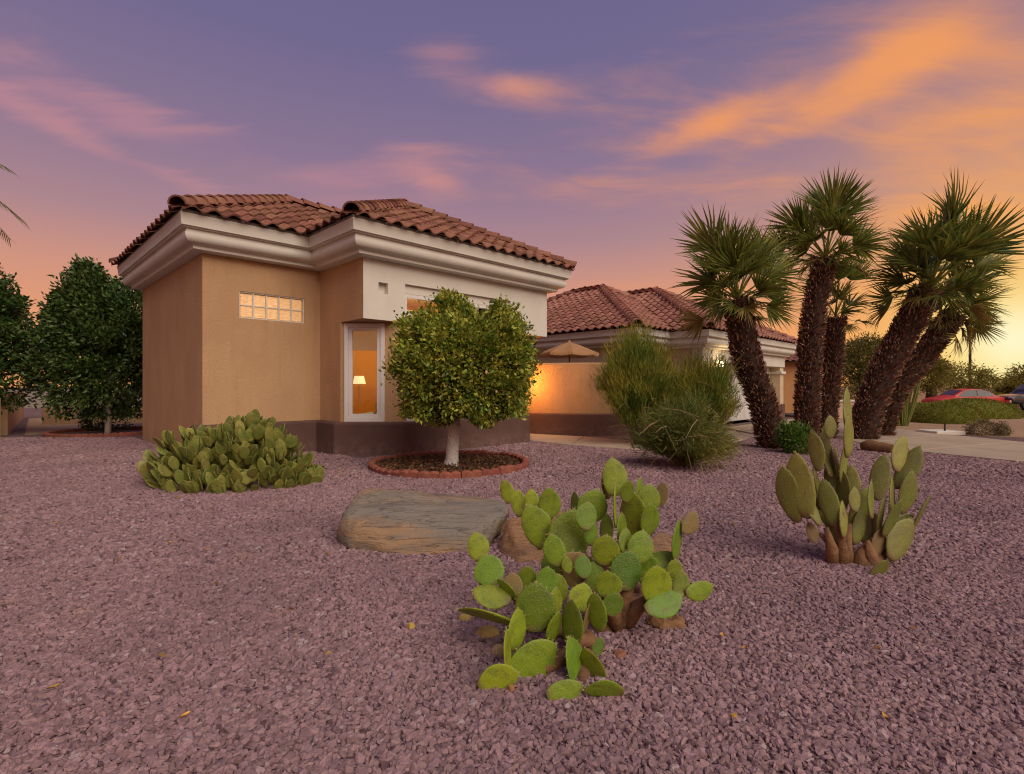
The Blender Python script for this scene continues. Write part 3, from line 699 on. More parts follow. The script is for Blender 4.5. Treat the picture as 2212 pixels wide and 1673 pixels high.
# ------------------------------------------------------------------ citrus tree in its ring
tc_ = Vector((-.90, 7.95, 0))
ct = thing('citrus_tree', 'clipped round citrus tree with whitewashed trunk in front of the house', 'tree', tc_)
limew = mat('whitewash', (.66, .60, .54), (.50, .43, .36), scale=9, rough=.9, bump=.6, bscale=30, c3=(.30, .22, .16), gain=(.55, .8))
bark = mat('bark_brown', (.12, .075, .05), (.07, .045, .03), scale=10, rough=.95, bump=.6, bscale=30)
mb = MB().tube([(-.02, 0, -.05), (-.02, 0, .0), (0, .01, .12), (.01, 0, .3), (.03, .0, .55), (.03, .01, .85)], [.135, .125, .10, .092, .085, .08], 12, wob=.07)
mb.build('trunk', limew, ct, True)
mb = MB()
for k in range(12):
    a = k * 2.4; r0 = .5 + .35 * random.random(); z = 1.2 + random.random() * .9
    mb.tube([(.03, 0, .80), (.03 + .25 * math.cos(a), .25 * math.sin(a), 1.05), (r0 * math.cos(a), r0 * math.sin(a), z)], [.05, .035, .012], 6)
mb.build('branches', bark, ct)
cc = (.20, 0, 1.44)
p, o_ = blob_crown(cc, (.88, .82, .68), 900, 8., .11, .40, 3, nl=46)
# ragged sprigs on top and the sides
spr = []
for x_, y_, zt_, wd_, n_ in ((-.02, -.1, 2.52, .13, 44), (.14, 0, 2.46, .10, 26), (.70, -.1, 2.38, .07, 18), (.90, -.2, 2.33, .05, 12), (-.36, -.2, 2.28, .07, 14), (-.58, -.2, 2.06, .07, 8), (.42, -.1, 2.3, .05, 8), (-.80, -.3, 1.58, .04, 6), (1.12, -.2, 1.6, .04, 6)):
    for _ in range(n_):
        t_ = random.random(); zb_ = min(zt_ - .2, 2.05); spr.append((x_ + random.gauss(0, wd_) * (1.1 - .6 * t_), y_ + random.gauss(0, .1), zb_ + (zt_ - zb_) * t_))
spr = np.array(spr)
p = np.concatenate([p, spr]); o_ = np.concatenate([o_, np.tile((0, -.2, .9), (len(spr), 1))])
lp_, ld_ = clumps(p, o_, 40, .066)
keep = lp_[:, 2] > .70 + .1 * np.sin(lp_[:, 0] * 9)
obj('crown', leaves('crown', lp_[keep], ld_[keep], .072, .042), leafmat('citrus_leaf', (.11, .19, .022), (.46, .45, .065), .6, .34, .38, 6.), ct)
# scalloped edging blocks
rg = thing('tree_ring_edging', 'ring of scalloped red concrete edging around the citrus tree', 'edging', (-.95, 8.08, 0))
edm = mat('edging_red', (.27, .085, .055), (.20, .065, .045), scale=9, rough=.9, bump=.5, bscale=40, rand=.15)
def edging_block(r, n):
    vs = []; k = 8; da = 2 * math.pi / n * .97
    for i in range(k + 1):
        a = -da / 2 + da * i / k; h = .075 + .022 * abs(math.sin(math.pi * 2 * i / k))
        for rr_, z in ((r - .045, -.04), (r - .045, h * .8), (r - .02, h), (r + .02, h), (r + .05, h * .75), (r + .055, -.04)): vs.append((rr_ * math.cos(a), rr_ * math.sin(a), z))
    fs = [(i * 6 + j, (i + 1) * 6 + j, (i + 1) * 6 + j + 1, i * 6 + j + 1) for i in range(k) for j in range(5)] + [(5, 4, 3, 2, 1, 0)[::1], tuple(k * 6 + j for j in range(6))]
    return mesh('edging_block', vs, [f[::-1] for f in fs])
NB = 26; eb = edging_block(1.16, NB); eb.materials.append(edm)
for i in range(NB): obj('edging_block', eb, None, rg, rot=(random.gauss(0, .01), random.gauss(0, .01), 2 * math.pi * i / NB))
mulch = gravel_material('mulch', (.10, .05, .03), (.06, .032, .02), (.22, .12, .06), 38, 1.)
vs = [(-.95 + r_ * math.cos(a), 8.08 + r_ * math.sin(a), .03 + .02 * math.sin(a * 3 + r_ * 5)) for r_ in np.linspace(.02, 1.13, 8) for a in np.linspace(0, 2 * math.pi, 40, endpoint=False)]
tag(obj('mulch_bed', mesh('mulch_bed', vs, [(i * 40 + k, (i + 1) * 40 + k, (i + 1) * 40 + (k + 1) % 40, i * 40 + (k + 1) % 40) for i in range(7) for k in range(40)][::1], True), mulch), 'dark bark mulch inside the red tree ring', 'mulch', kind='stuff')
pp_ = rng.uniform(-1.1, 1.1, (2600, 2)); pp_ = pp_[(pp_ ** 2).sum(1) < 1.15]
pp3 = np.column_stack([pp_[:, 0] - .95, pp_[:, 1] + 8.08, np.full(len(pp_), .055)])
dd_ = rnd_unit(len(pp3)); dd_[:, 2] *= .25
tag(obj('leaf_litter', leaves('leaf_litter', pp3, dd_, .05, .025), mat('litter', (.20, .095, .04), (.10, .05, .025), island=.5, rough=.9)), 'brown leaf litter scattered under the citrus tree', 'leaves', kind='stuff')

# ------------------------------------------------------------------ cactus pads
def pad_mesh(seed, nar=10, ns=20):
    g = random.Random(seed); vs = []; fs = []
    sk = g.uniform(-.06, .06); bend = g.uniform(-.05, .05)
    def wid(t): # obovate outline
        return .40 * (math.sin(math.pi * min(1, t ** .78)) ** .62) * (.72 + .42 * t) + (.05 if t < .03 else 0)
    for i in range(nar + 1):
        t = i / nar; z = t; tt = .5 - .5 * math.cos(math.pi * t); z = tt; wv = max(wid(tt), .03 if i == 0 else .015)
        th = .075 * (1 - .55 * tt) * min(1, (wv / .2) ** .5) 
        for k in range(ns):
            a = 2 * math.pi * k / ns; ca, sa = math.cos(a), math.sin(a)
            x = wv * math.copysign(abs(ca) ** .8, ca) + sk * tt * (1 - tt) * 4; y = th * math.copysign(abs(sa) ** .9, sa) + bend * math.sin(math.pi * tt) * (1 if 1 else 0)
            x += g.gauss(0, .004); y += g.gauss(0, .003); vs.append((x, y, z))
    fs = [(i * ns + k, i * ns + (k + 1) % ns, (i + 1) * ns + (k + 1) % ns, (i + 1) * ns + k) for i in range(nar) for k in range(ns)]
    fs += [tuple(range(ns - 1, -1, -1)), tuple(nar * ns + k for k in range(ns))]
    return mesh('pad', vs, fs, True)
def padmat(name, c1, c2, c3, dots=.5, dscale=17):
    m = bpy.data.materials.new(name); m.use_nodes = True; t = NT(m.node_tree); t.n.clear()
    out = t.new('ShaderNodeOutputMaterial'); b = t.new('ShaderNodeBsdfPrincipled'); b.inputs['Roughness'].default_value = .40; b.inputs['Specular IOR Level'].default_value = .4
    co = t.new('ShaderNodeTexCoord').outputs['Object']; oi = t.new('ShaderNodeObjectInfo').outputs['Random']
    off = t.vm('ADD', co, t.vm('SCALE', (13.1, 7.7, 3.3), None)); 
    col = t.mix(oi, (*c1, 1), (*c2, 1)); col = t.mix(t.mr(t.noise(co, 3.2, 5, .6), .45, .75, 0, .7), col, (*c3, 1))
    f2 = t.m('FRACT', t.m('MULTIPLY', oi, 5.7)); hv = t.new('ShaderNodeHueSaturation'); t.put(hv.inputs['Color'], col); t.put(hv.inputs['Value'], t.mr(f2, 0, 1, .75, 1.3, False)); col = hv.outputs[0]
    mp = t.new('ShaderNodeMapping'); t.put(mp.inputs[0], co); mp.inputs['Scale'].default_value = (1, .0, 1)
    vv = t.vor(mp.outputs[0], dscale, rnd=.35); dt = t.mr(vv, .13, .24, dots, 0.)
    col = t.mix(dt, col, (.50, .42, .20, 1))
    sc = t.mr(t.noise(t.vm('ADD', co, t.vm('MULTIPLY', t.new('ShaderNodeObjectInfo').outputs['Location'], (3., 3., 3.))), 6, 5, .65), .60, .68, 0, .75); col = t.mix(sc, col, (.22, .15, .07, 1))
    sx = t.new('ShaderNodeSeparateXYZ'); t.put(sx.inputs[0], co); cork = t.mr(t.m('ADD', sx.outputs[2], t.m('MULTIPLY', t.noise(co, 7, 4), .3)), .16, .34, .75, 0); col = t.mix(cork, col, (.19, .125, .055, 1))
    col = t.mix(t.mr(oi, .955, .96, 0, .85), col, (.24, .15, .07, 1))
    t.put(b.inputs['Base Color'], col); b.inputs['Subsurface Weight'].default_value = 0
    bn = t.new('ShaderNodeBump'); bn.inputs['Strength'].default_value = .32; bn.inputs['Distance'].default_value = .012
    t.put(bn.inputs['Height'], t.m('ADD', t.m('ADD', t.noise(co, 22, 5), t.noise(co, 5, 3)), t.m('MULTIPLY', dt, 1.2))); t.l.new(bn.outputs[0], b.inputs['Normal'])
    tr = t.new('ShaderNodeBsdfTranslucent'); t.put(tr.inputs[0], col); mx = t.new('ShaderNodeMixShader'); mx.inputs[0].default_value = .14
    t.l.new(b.outputs[0], mx.inputs[1]); t.l.new(tr.outputs[0], mx.inputs[2]); t.l.new(mx.outputs[0], out.inputs[0]); return m
pad_front = padmat('pad_green', (.105, .22, .018), (.31, .36, .02), (.08, .14, .02), .4)
pad_right = padmat('pad_olive', (.165, .20, .04), (.26, .25, .055), (.17, .12, .05), .5)
pad_left = padmat('pad_dusty', (.14, .175, .03), (.24, .23, .045), (.13, .09, .035), .85, 13)
PADS = {k: [pad_mesh(100 + i) for i in range(6)] for k in ('f', 'r', 'l')}
for k, m_ in (('f', pad_front), ('r', pad_right), ('l', pad_left)):
    for me in PADS[k]: me.materials.append(m_)
# a rim of short spines per mesh: child geometry is shared
def spine_mesh(me_pad, seed):
    g = np.random.default_rng(seed); vv = np.array([v.co for v in me_pad.vertices]); nn_ = np.array([v.normal for v in me_pad.vertices])
    rim = (np.abs(nn_[:, 1]) < .75) & (vv[:, 2] > .25); idx = np.where(rim)[0]; idx = np.repeat(idx, 2)
    p = vv[idx] + g.normal(size=(len(idx), 3)) * .01; dr = nn_[idx] + g.normal(size=(len(idx), 3)) * .5
    return needles('spines', p, dr, .05, .008)
spm = mat('spine_straw', (.55, .45, .20), rough=.6)
for k in PADS:
    PADS[k] = [(me, spine_mesh(me, i)) for i, me in enumerate(PADS[k])]
    for me, s in PADS[k]: s.materials.append(spm)
def place_pad(parent, kind, M, spines=True):
    me, s = random.choice(PADS[kind]); o = obj('pad', me, None, parent); o.matrix_local = M
    if spines:
        q_ = obj('spines', s, None, o); q_['kind'] = 'stuff'
    return o
def screen_pads(parent, kind, lst, ox, oy, sc, depthf, spread=.08, slim=.66, grow=1.):
    tips = []
    for i, (cx, cy, w_, h_, tilt, *ex) in enumerate(lst):
        if abs(tilt) > 60: w_, h_ = h_, w_
        dp = ex[0] if ex else depthf(cy)
        px, py = ox + sc * cx, oy + sc * cy; dp += random.uniform(-spread, spread)
        if py > 850: dp = min(dp, (CH - .035) * FPX / (py - 838))
        k = sc * dp / FPX * grow; hh = h_ * k; ww = w_ * k; rw = max(ww, slim * hh)
        yaw = math.acos(min(1, ww / rw)) * random.choice((-1, 1)) + random.uniform(-.15, .15)
        c = at(px, py, dp)
        M = Matrix.Rotation(R(tilt), 4, 'Y') @ Matrix.Rotation(random.uniform(-.30, .12), 4, 'X') @ Matrix.Rotation(yaw, 4, 'Z')
        b = c - M @ Vector((0, 0, hh / 2)); T = Matrix.Translation(b) @ M @ Matrix.Diagonal((rw / .82, hh * .58, hh, 1))
        place_pad(parent, kind, T); tips.append(b)
    return tips
FC = thing('prickly_pear', 'large bright green prickly pear in the foreground beside the flat boulders', 'cactus')
fl_ = [(978, 150, 145, 190, 0, 2.95), (940, 195, 80, 150, -8, 3.0), (1145, 230, 65, 130, 0, 3.05), (1195, 285, 135, 150, 10, 2.9), (1280, 260, 75, 125, 15, 3.0), (1070, 240, 85, 115, 10, 2.85),
       (1200, 415, 115, 175, 5, 2.82), (1100, 400, 150, 270, -4, 2.9), (580, 315, 130, 165, 5, 2.8), (475, 300, 85, 125, 2, 2.92), (395, 310, 92, 135, -8, 2.95), (322, 240, 78, 120, -15, 2.98),
       (505, 455, 175, 230, -22, 2.78), (820, 390, 130, 140, 8, 2.66), (850, 330, 180, 180, 22, 2.78), (750, 330, 42, 150, -4, 2.85), (720, 520, 240, 280, 8, 2.72), (625, 600, 130, 165, -16, 2.62),
       (930, 600, 165, 160, 6, 2.6), (1145, 580, 150, 165, 14, 2.62), (1070, 725, 185, 195, 10, 2.56), (940, 810, 155, 140, 4, 2.46), (1235, 810, 185, 195, 6, 2.52), (1375, 540, 80, 210, 10, 2.7),
       (1450, 430, 100, 125, 32, 2.74), (1390, 810, 92, 140, 14, 2.6), (1510, 842, 155, 112, 80, 2.58), (1290, 920, 210, 110, 72, 2.5), (1260, 670, 190, 100, 68, 2.72), (1350, 720, 95, 110, 12, 2.66),
       (145, 580, 125, 145, -10, 2.66), (225, 720, 180, 155, -28, 2.6), (455, 770, 112, 125, 0, 2.6), (565, 785, 135, 135, 12, 2.55), (370, 815, 115, 125, -10, 2.56), (325, 840, 70, 140, -42, 2.5),
       (235, 875, 200, 92, -78, 2.5), (500, 950, 240, 240, 2, 2.36), (615, 930, 100, 160, 8, 2.42), (620, 1075, 92, 170, 12, 2.34), (720, 1050, 122, 240, 4, 2.30), (880, 980, 102, 195, -6, 2.36),
       (815, 1025, 62, 150, 10, 2.34), (985, 935, 122, 122, 22, 2.40), (385, 1090, 116, 210, 4, 2.30), (215, 1015, 330, 105, -82, 2.45), (485, 1270, 275, 235, 62, 2.22), (275, 1400, 215, 180, 70, 2.12),
       (335, 1230, 36, 240, -5, 2.15), (745, 1310, 122, 300, -14, 2.16), (850, 1320, 130, 220, -20, 2.2), (680, 1460, 190, 132, 82, 2.1), (925, 1465, 205, 138, -84, 2.1), (995, 330, 32, 210, 2, 2.72),
       (1030, 470, 72, 160, 4, 2.7), (890, 1195, 72, 95, 20, 2.35), (790, 890, 150, 140, 10, 2.46), (800, 700, 100, 115, -4, 2.55), (700, 690, 62, 85, -10, 2.55), (765, 740, 200, 250, -38, 2.66),
       (850, 500, 82, 120, 6, 2.7), (1060, 545, 82, 130, 4, 2.68), (940, 470, 62, 150, 4, 2.76), (600, 720, 130, 160, -20, 2.7), (1000, 640, 140, 170, 14, 2.72), (1180, 720, 150, 170, -6, 2.66), (650, 830, 110, 140, -8, 2.58), (860, 760, 120, 150, 4, 2.62)]
screen_pads(FC, 'f', fl_, 980, 980, .3515, None, .03, .70, 1.22)
woody = mat('cactus_wood', (.25, .13, .06), (.14, .075, .04), scale=9, rough=.9, bump=.7, bscale=25)
mb = MB()
for (bx_, by_), (tx, ty, td) in (((850, 1180), (500, 1040, 2.38)), ((860, 1180), (740, 1160, 2.3)), ((1010, 1080), (940, 860, 2.5)), ((1020, 1070), (1090, 800, 2.58)), ((1030, 1060), (1230, 880, 2.55)), ((940, 1090), (720, 640, 2.72)), ((960, 1080), (930, 670, 2.66)), ((830, 1190), (560, 1330, 2.2)), ((840, 1180), (790, 1420, 2.14)), ((820, 1150), (380, 900, 2.5))):
    a = onground(980 + .3515 * bx_, 980 + .3515 * by_); b = at(980 + .3515 * tx, 980 + .3515 * ty, td); mmid = (a + b) / 2 + Vector((random.gauss(0, .02), random.gauss(0, .02), .02))
    mb.tube([a - Vector((0, 0, .03)), mmid, b], [.045, .036, .022], 8, wob=.12)
mb.build('stem', woody, FC, True)
RCt = thing('tall_prickly_pear', 'upright prickly pear with long paddle pads below the palms', 'cactus')
rl = [(740, 190, 110, 340, 8), (597, 315, 95, 160, 2), (740, 390, 120, 300, 2), (575, 520, 130, 340, -2), (478, 510, 72, 280, -6), (655, 600, 72, 230, 2), (370, 790, 180, 480, -14), (275, 860, 130, 420, -18),
      (590, 930, 120, 340, -12), (495, 800, 82, 310, -10), (770, 780, 82, 270, 8), (690, 850, 52, 310, 2), (850, 980, 150, 340, 20), (800, 900, 92, 170, 4), (1010, 720, 112, 330, 15), (1165, 530, 130, 265, 20),
      (1220, 640, 92, 340, 30), (1215, 840, 140, 310, 12), (1090, 920, 112, 340, 3), (1010, 1030, 82, 270, 10), (1060, 1160, 132, 270, 12), (1170, 1220, 200, 340, 38), (1330, 1010, 82, 270, 24), (1180, 1100, 120, 190, 46),
      (1000, 1465, 120, 225, 128), (450, 1165, 92, 140, -14), (880, 1130, 62, 210, 15), (560, 1030, 110, 270, -24), (700, 1060, 100, 250, 4), (820, 1120, 110, 250, 16), (950, 1160, 120, 250, 8), (630, 1120, 110, 240, -10), (1000, 1240, 120, 220, 20), (430, 960, 110, 280, -24), (620, 740, 110, 300, -6), (930, 900, 90, 260, 10), (1100, 1050, 110, 280, 24), (700, 620, 90, 260, 6)]
screen_pads(RCt, 'r', rl, 1633, 840, .2679, lambda cy: 3.62, .10, .42, 1.16)
mb = MB()
g0 = at(1633 + .2679 * 690, 838, 3.6); g1_ = at(1633 + .2679 * 880, 838, 3.55)
for g_, tps in ((g0, [(640, 1080), (570, 1130), (750, 1090), (520, 1180), (690, 1000)]), (g1_, [(960, 1200), (1040, 1270), (900, 1230), (1090, 1300)])):
    for tx, ty in tps:
        b = at(1633 + .2679 * tx, 840 + .2679 * ty, 3.6 + random.uniform(-.05, .05)); a = Vector((g_.x + random.gauss(0, .03), g_.y, -.03)); m1 = (a + b) / 2; m1.x = m1.x * .6 + a.x * .4
        mb.tube([a, m1, b], [.05, .036, .014], 9, wob=.2)
mb.build('stem', woody, RCt, True)
LC = thing('low_prickly_pear', 'wide low mound of dusty prickly pear by the house corner', 'cactus', (-3.55, 6.75, 0))
cnt = 0
MASS = []
for k in range(900):
    a = random.uniform(0, 2 * math.pi); rr = math.sqrt(random.random()); ex, ey = 1.03, .85
    x, y = rr * math.cos(a) * ex, rr * math.sin(a) * ey
    x += .30 * y * -0.7
    hmax = .66 * (1 - rr ** 3.4) + .13 + .10 * math.sin(x * 5 + y * 3)
    z = max(-.01, hmax * random.uniform(.1, 1.0) - .10)
    hh = random.uniform(.13, .22); out = Vector((math.cos(a), math.sin(a), 0))
    lean = R(6 + 38 * rr * random.uniform(.1, 1.)); ax = Vector((0, 0, 1)).cross(out)
    M = Matrix.Translation((x, y, z)) @ Matrix.Rotation(lean, 4, ax) @ Matrix.Rotation(random.gauss(0, .25), 4, 'Y') @ Matrix.Rotation(random.uniform(0, math.pi) if random.random() < .4 else a + math.pi / 2 + random.gauss(0, .5), 4, 'Z') @ Matrix.Diagonal((hh * random.uniform(.8, 1.05), hh * .9, hh, 1))
    if k < 262: place_pad(LC, 'l', M, False)
    else: MASS.append(M)
jv = []; jf = []
for M in MASS:
    me = random.choice(PADS['l'])[0]; b = len(jv); jv += [M @ v.co for v in me.vertices]; jf += [tuple(i + b for i in p.vertices) for p in me.polygons]
o = obj('pad_mass', mesh('pad_mass', jv, jf, True), mat('pad_dusty_mass', (.14, .17, .03), (.23, .22, .045), scale=9, rough=.6, island=.3, bump=.5, bscale=60, c3=(.12, .085, .035)), LC); o['kind'] = 'stuff'
for k in range(22):   # small upright shoots on the crest
    x, y = random.uniform(-.6, .55), random.uniform(-.3, .3); hh = random.uniform(.08, .14); z = .56 + random.uniform(0, .12) - abs(x) * .22
    place_pad(LC, 'l', Matrix.Translation((x, y, z)) @ Matrix.Rotation(random.gauss(0, .2), 4, 'Y') @ Matrix.Rotation(random.uniform(0, 3), 4, 'Z') @ Matrix.Diagonal((hh * .75, hh, hh, 1)), False)

# ------------------------------------------------------------------ boulders and stones
def rock(name, pts, m, label, cat='boulder', sub=4, amp=.03, fr=3., group=None, parent=None, seed=0, grain=(1, 1, 1)):
    bm = bmesh.new()
    for p_ in pts: bm.verts.new(p_)
    bmesh.ops.convex_hull(bm, input=bm.verts); 
    for v in [v for v in bm.verts if not v.link_faces]: bm.verts.remove(v)
    bmesh.ops.triangulate(bm, faces=bm.faces[:])
    me = bpy.data.meshes.new(name); bm.to_mesh(me); bm.free()
    o = obj(name, me, m, parent)
    md = o.modifiers.new('r', 'REMESH'); ext = max(max(c) - min(c) for c in zip(*pts)); md.mode = 'VOXEL'; md.voxel_size = ext / 60
    md2 = o.modifiers.new('s', 'SMOOTH'); md2.iterations = 4; md2.factor = .6
    dg = bpy.context.evaluated_depsgraph_get(); me2 = bpy.data.meshes.new_from_object(o.evaluated_get(dg)); o.modifiers.clear(); o.data = me2
    sd_ = Vector((seed * 7.3, seed * 3.1, 0)); gv = Vector(grain)
    nn_ = [v.normal.copy() for v in me2.vertices]
    for v, n_ in zip(me2.vertices, nn_):
        q_ = Vector((v.co.x * gv.x, v.co.y * gv.y, v.co.z * gv.z)) * fr + sd_
        v.co += n_ * amp * (mnoise.fractal(q_, 1., 2., 5) + .5 * abs(mnoise.noise(q_ * 2.5)))
    me2.polygons.foreach_set('use_smooth', [True] * len(me2.polygons))
    if not me2.materials: me2.materials.append(m)
    if label: tag(o, label, cat, group)
    return o
def rockmat(name, c1, c2, c3):
    m = bpy.data.materials.new(name); m.use_nodes = True; t = NT(m.node_tree); t.n.clear()
    out = t.new('ShaderNodeOutputMaterial'); b = t.new('ShaderNodeBsdfPrincipled'); b.inputs['Roughness'].default_value = .88; b.inputs['Specular IOR Level'].default_value = .2
    co = t.new('ShaderNodeTexCoord').outputs['Object']; mp = t.new('ShaderNodeMapping'); t.put(mp.inputs[0], co); mp.inputs['Scale'].default_value = (.5, 1.3, 2.4); cs = mp.outputs[0]
    col = t.mix(t.mr(t.noise(cs, 1.4, 5, .6, .4), .45, .62), (*c1, 1), (*c2, 1)); col = t.mix(t.mr(t.noise(cs, 5, 6, .65), .48, .7, 0, .7), col, (*c3, 1))
    mp2 = t.new('ShaderNodeMapping'); t.put(mp2.inputs[0], co); mp2.inputs['Scale'].default_value = (.8, 3.5, 9)
    cr = t.mr(t.m('ABSOLUTE', t.m('SUBTRACT', t.noise(mp2.outputs[0], 2.2, 4, .6, 1.), .5)), 0, .016, .22, 0); col = t.mix(cr, col, (.05, .04, .035, 1))
    col = t.mix(t.mr(t.noise(co, 60, 3), .6, .75, 0, .3), col, (.5, .42, .33, 1))
    t.put(b.inputs['Base Color'], col)
    bn = t.new('ShaderNodeBump'); bn.inputs['Strength'].default_value = 1.; bn.inputs['Distance'].default_value = .03
    t.put(bn.inputs['Height'], t.m('SUBTRACT', t.m('ADD', t.noise(cs, 9, 9, .72), t.m('MULTIPLY', t.noise(co, 45, 6, .7), .5)), cr)); t.l.new(bn.outputs[0], b.inputs['Normal']); t.l.new(b.outputs[0], out.inputs[0]); return m
rk1 = rockmat('boulder_slate', (.27, .235, .19), (.40, .25, .135), (.17, .15, .13))
rk2 = rockmat('boulder_rust', (.36, .20, .10), (.25, .16, .10), (.16, .10, .07))
G_ = onground
def up(p_, z): return (p_.x, p_.y, z)
rock('flat_boulder', [up(G_(728, 1168), -.04), up(G_(760, 1192), -.05), up(G_(900, 1206), -.05), up(G_(1040, 1192), -.05), up(G_(1096, 1140), -.05), up(G_(760, 1120), -.05), up(G_(1085, 1110), -.05),
     at(727, 1136, 4.02), at(742, 1142, 3.92), at(800, 1146, 3.88), at(900, 1152, 3.88), at(1000, 1148, 3.9), at(1060, 1134, 3.96), at(1098, 1102, 4.25), at(1092, 1088, 4.5), at(1040, 1074, 4.6), at(960, 1068, 4.62), at(778, 1058, 4.5), at(752, 1088, 4.3)],
     rk1, 'long flat grey and rust boulder lying behind the foreground cactus', amp=.022, fr=3.2, seed=1, grain=(.6, 1, 2.2))
rock('boulder', [up(G_(1075, 1205), -.05), up(G_(1110, 1222), -.05), up(G_(1200, 1226), -.05), up(G_(1240, 1200), -.05), at(1078, 1182, 3.9), at(1100, 1120, 4.0), at(1200, 1104, 4.2), at(1236, 1110, 4.0), at(1210, 1205, 3.65), at(1120, 1212, 3.6), up(G_(1250, 1150), -.05), up(G_(1110, 1150), -.05)],
     rk2, 'rust brown boulder wedged between the flat boulder and the cactus', amp=.022, seed=2)
rock('boulder', [up(G_(1395, 1225), -.05), up(G_(1452, 1225), -.05), up(G_(1458, 1170), -.05), up(G_(1400, 1175), -.05), at(1400, 1172, 3.7), at(1425, 1150, 3.8), at(1452, 1160, 3.8), at(1452, 1200, 3.55), at(1405, 1205, 3.55)], rk2,
     'pale rust boulder partly hidden at the right of the foreground cactus', amp=.015, seed=3)
srk = [(1330, 1338, 32, 24, (.45, .20, .07)), (1362, 1326, 36, 26, (.30, .17, .09)), (1437, 1350, 44, 12, (.28, .15, .07)), (1055, 1372, 30, 9, (.42, .28, .09)), (1076, 1416, 16, 13, (.46, .32, .17)), (1277, 1400, 14, 16, (.30, .18, .12)), (1385, 1312, 28, 30, (.28, .16, .1)), (1340, 1420, 18, 7, (.30, .13, .08)), (1005, 1340, 14, 6, (.5, .36, .1)), (1104, 1496, 9, 9, (.40, .19, .08)), (1585, 1555, 8, 7, (.55, .30, .05)), (888, 1360, 9, 8, (.6, .42, .10))]
lbl = ['orange brown stone against the base of the foreground cactus', 'brown stone just right of the orange stone under the cactus', 'half buried flat tan stone right of the foreground cactus', 'yellowish stone at the left foot of the foreground cactus', 'pale round stone lying below the yellow cactus pad', 'small brown stone between the low pads of the foreground cactus', 'dark brown stone tucked under the right side of the cactus', 'thin reddish stone lying on gravel below the cactus', 'small yellow stone left of the foreground cactus', 'tiny rust stone beside the lowest left cactus pad', 'tiny golden pebble on the gravel at lower right', 'small yellow pebble on the gravel left of the cactus']
for i, (px, py, a, b, c) in enumerate(srk):
    g_ = onground(px, py); k = g_.y / FPX; ax_, bz = a * k, b * k; sm_ = mat(f'stone_{i}', c, tuple(x * .7 for x in c), scale=14, rough=.9, bump=.6, bscale=30)
    pts_ = [(g_.x + ax_ * math.cos(t) * s, g_.y + ax_ * .8 * math.sin(t) * s, zz) for s, zz in ((.9, -.02), (1, bz * .5), (.7, bz * 1.5)) for t in [random.uniform(0, .5) + j * math.pi / 3 for j in range(6)]]
    rock('stone', pts_, sm_, lbl[i], 'stone', amp=ax_ * .12, fr=9, group='small stones on the gravel', seed=i)
# fallen leaves
flm = mat('fallen_leaf', (.62, .36, .05), (.50, .25, .05), scale=9, rough=.8, rand=.3)
for px, py, s, lb in ((116, 1498, .022, 'bright yellow fallen leaf on gravel at lower left'), (367, 1180, .02, 'small tan fallen leaf left of the flat boulder'), (1608, 1412, .018, 'orange fallen leaf on gravel right of the foreground cactus'), (1560, 1384, .02, 'tan fallen leaf beside the half buried stone'), (400, 1560, .02, 'dry reddish leaf on gravel at the lower left'), (1912, 1562, .018, 'rust coloured leaf on gravel at the lower right')):
    g_ = onground(px, py); vs = []; n = 7
    for i in range(n):
        t = i / (n - 1); wv = .45 * math.sin(math.pi * t ** .8) + .02
        vs += [((t - .5) * 2 * s, -wv * s, .012 + .3 * s * abs(t - .5)), ((t - .5) * 2 * s, 0, .008 + .25 * s * abs(t - .5)), ((t - .5) * 2 * s, wv * s, .014 + .35 * s * abs(t - .4))]
    tag(obj('fallen_leaf', mesh('fallen_leaf', vs, [(i * 3 + j, i * 3 + 3 + j, i * 3 + 4 + j, i * 3 + 1 + j) for i in range(n - 1) for j in range(2)], True), flm, loc=(g_.x, g_.y, .012), rot=(0, 0, random.uniform(0, 6))), lb, 'leaf', 'fallen leaves on the gravel')

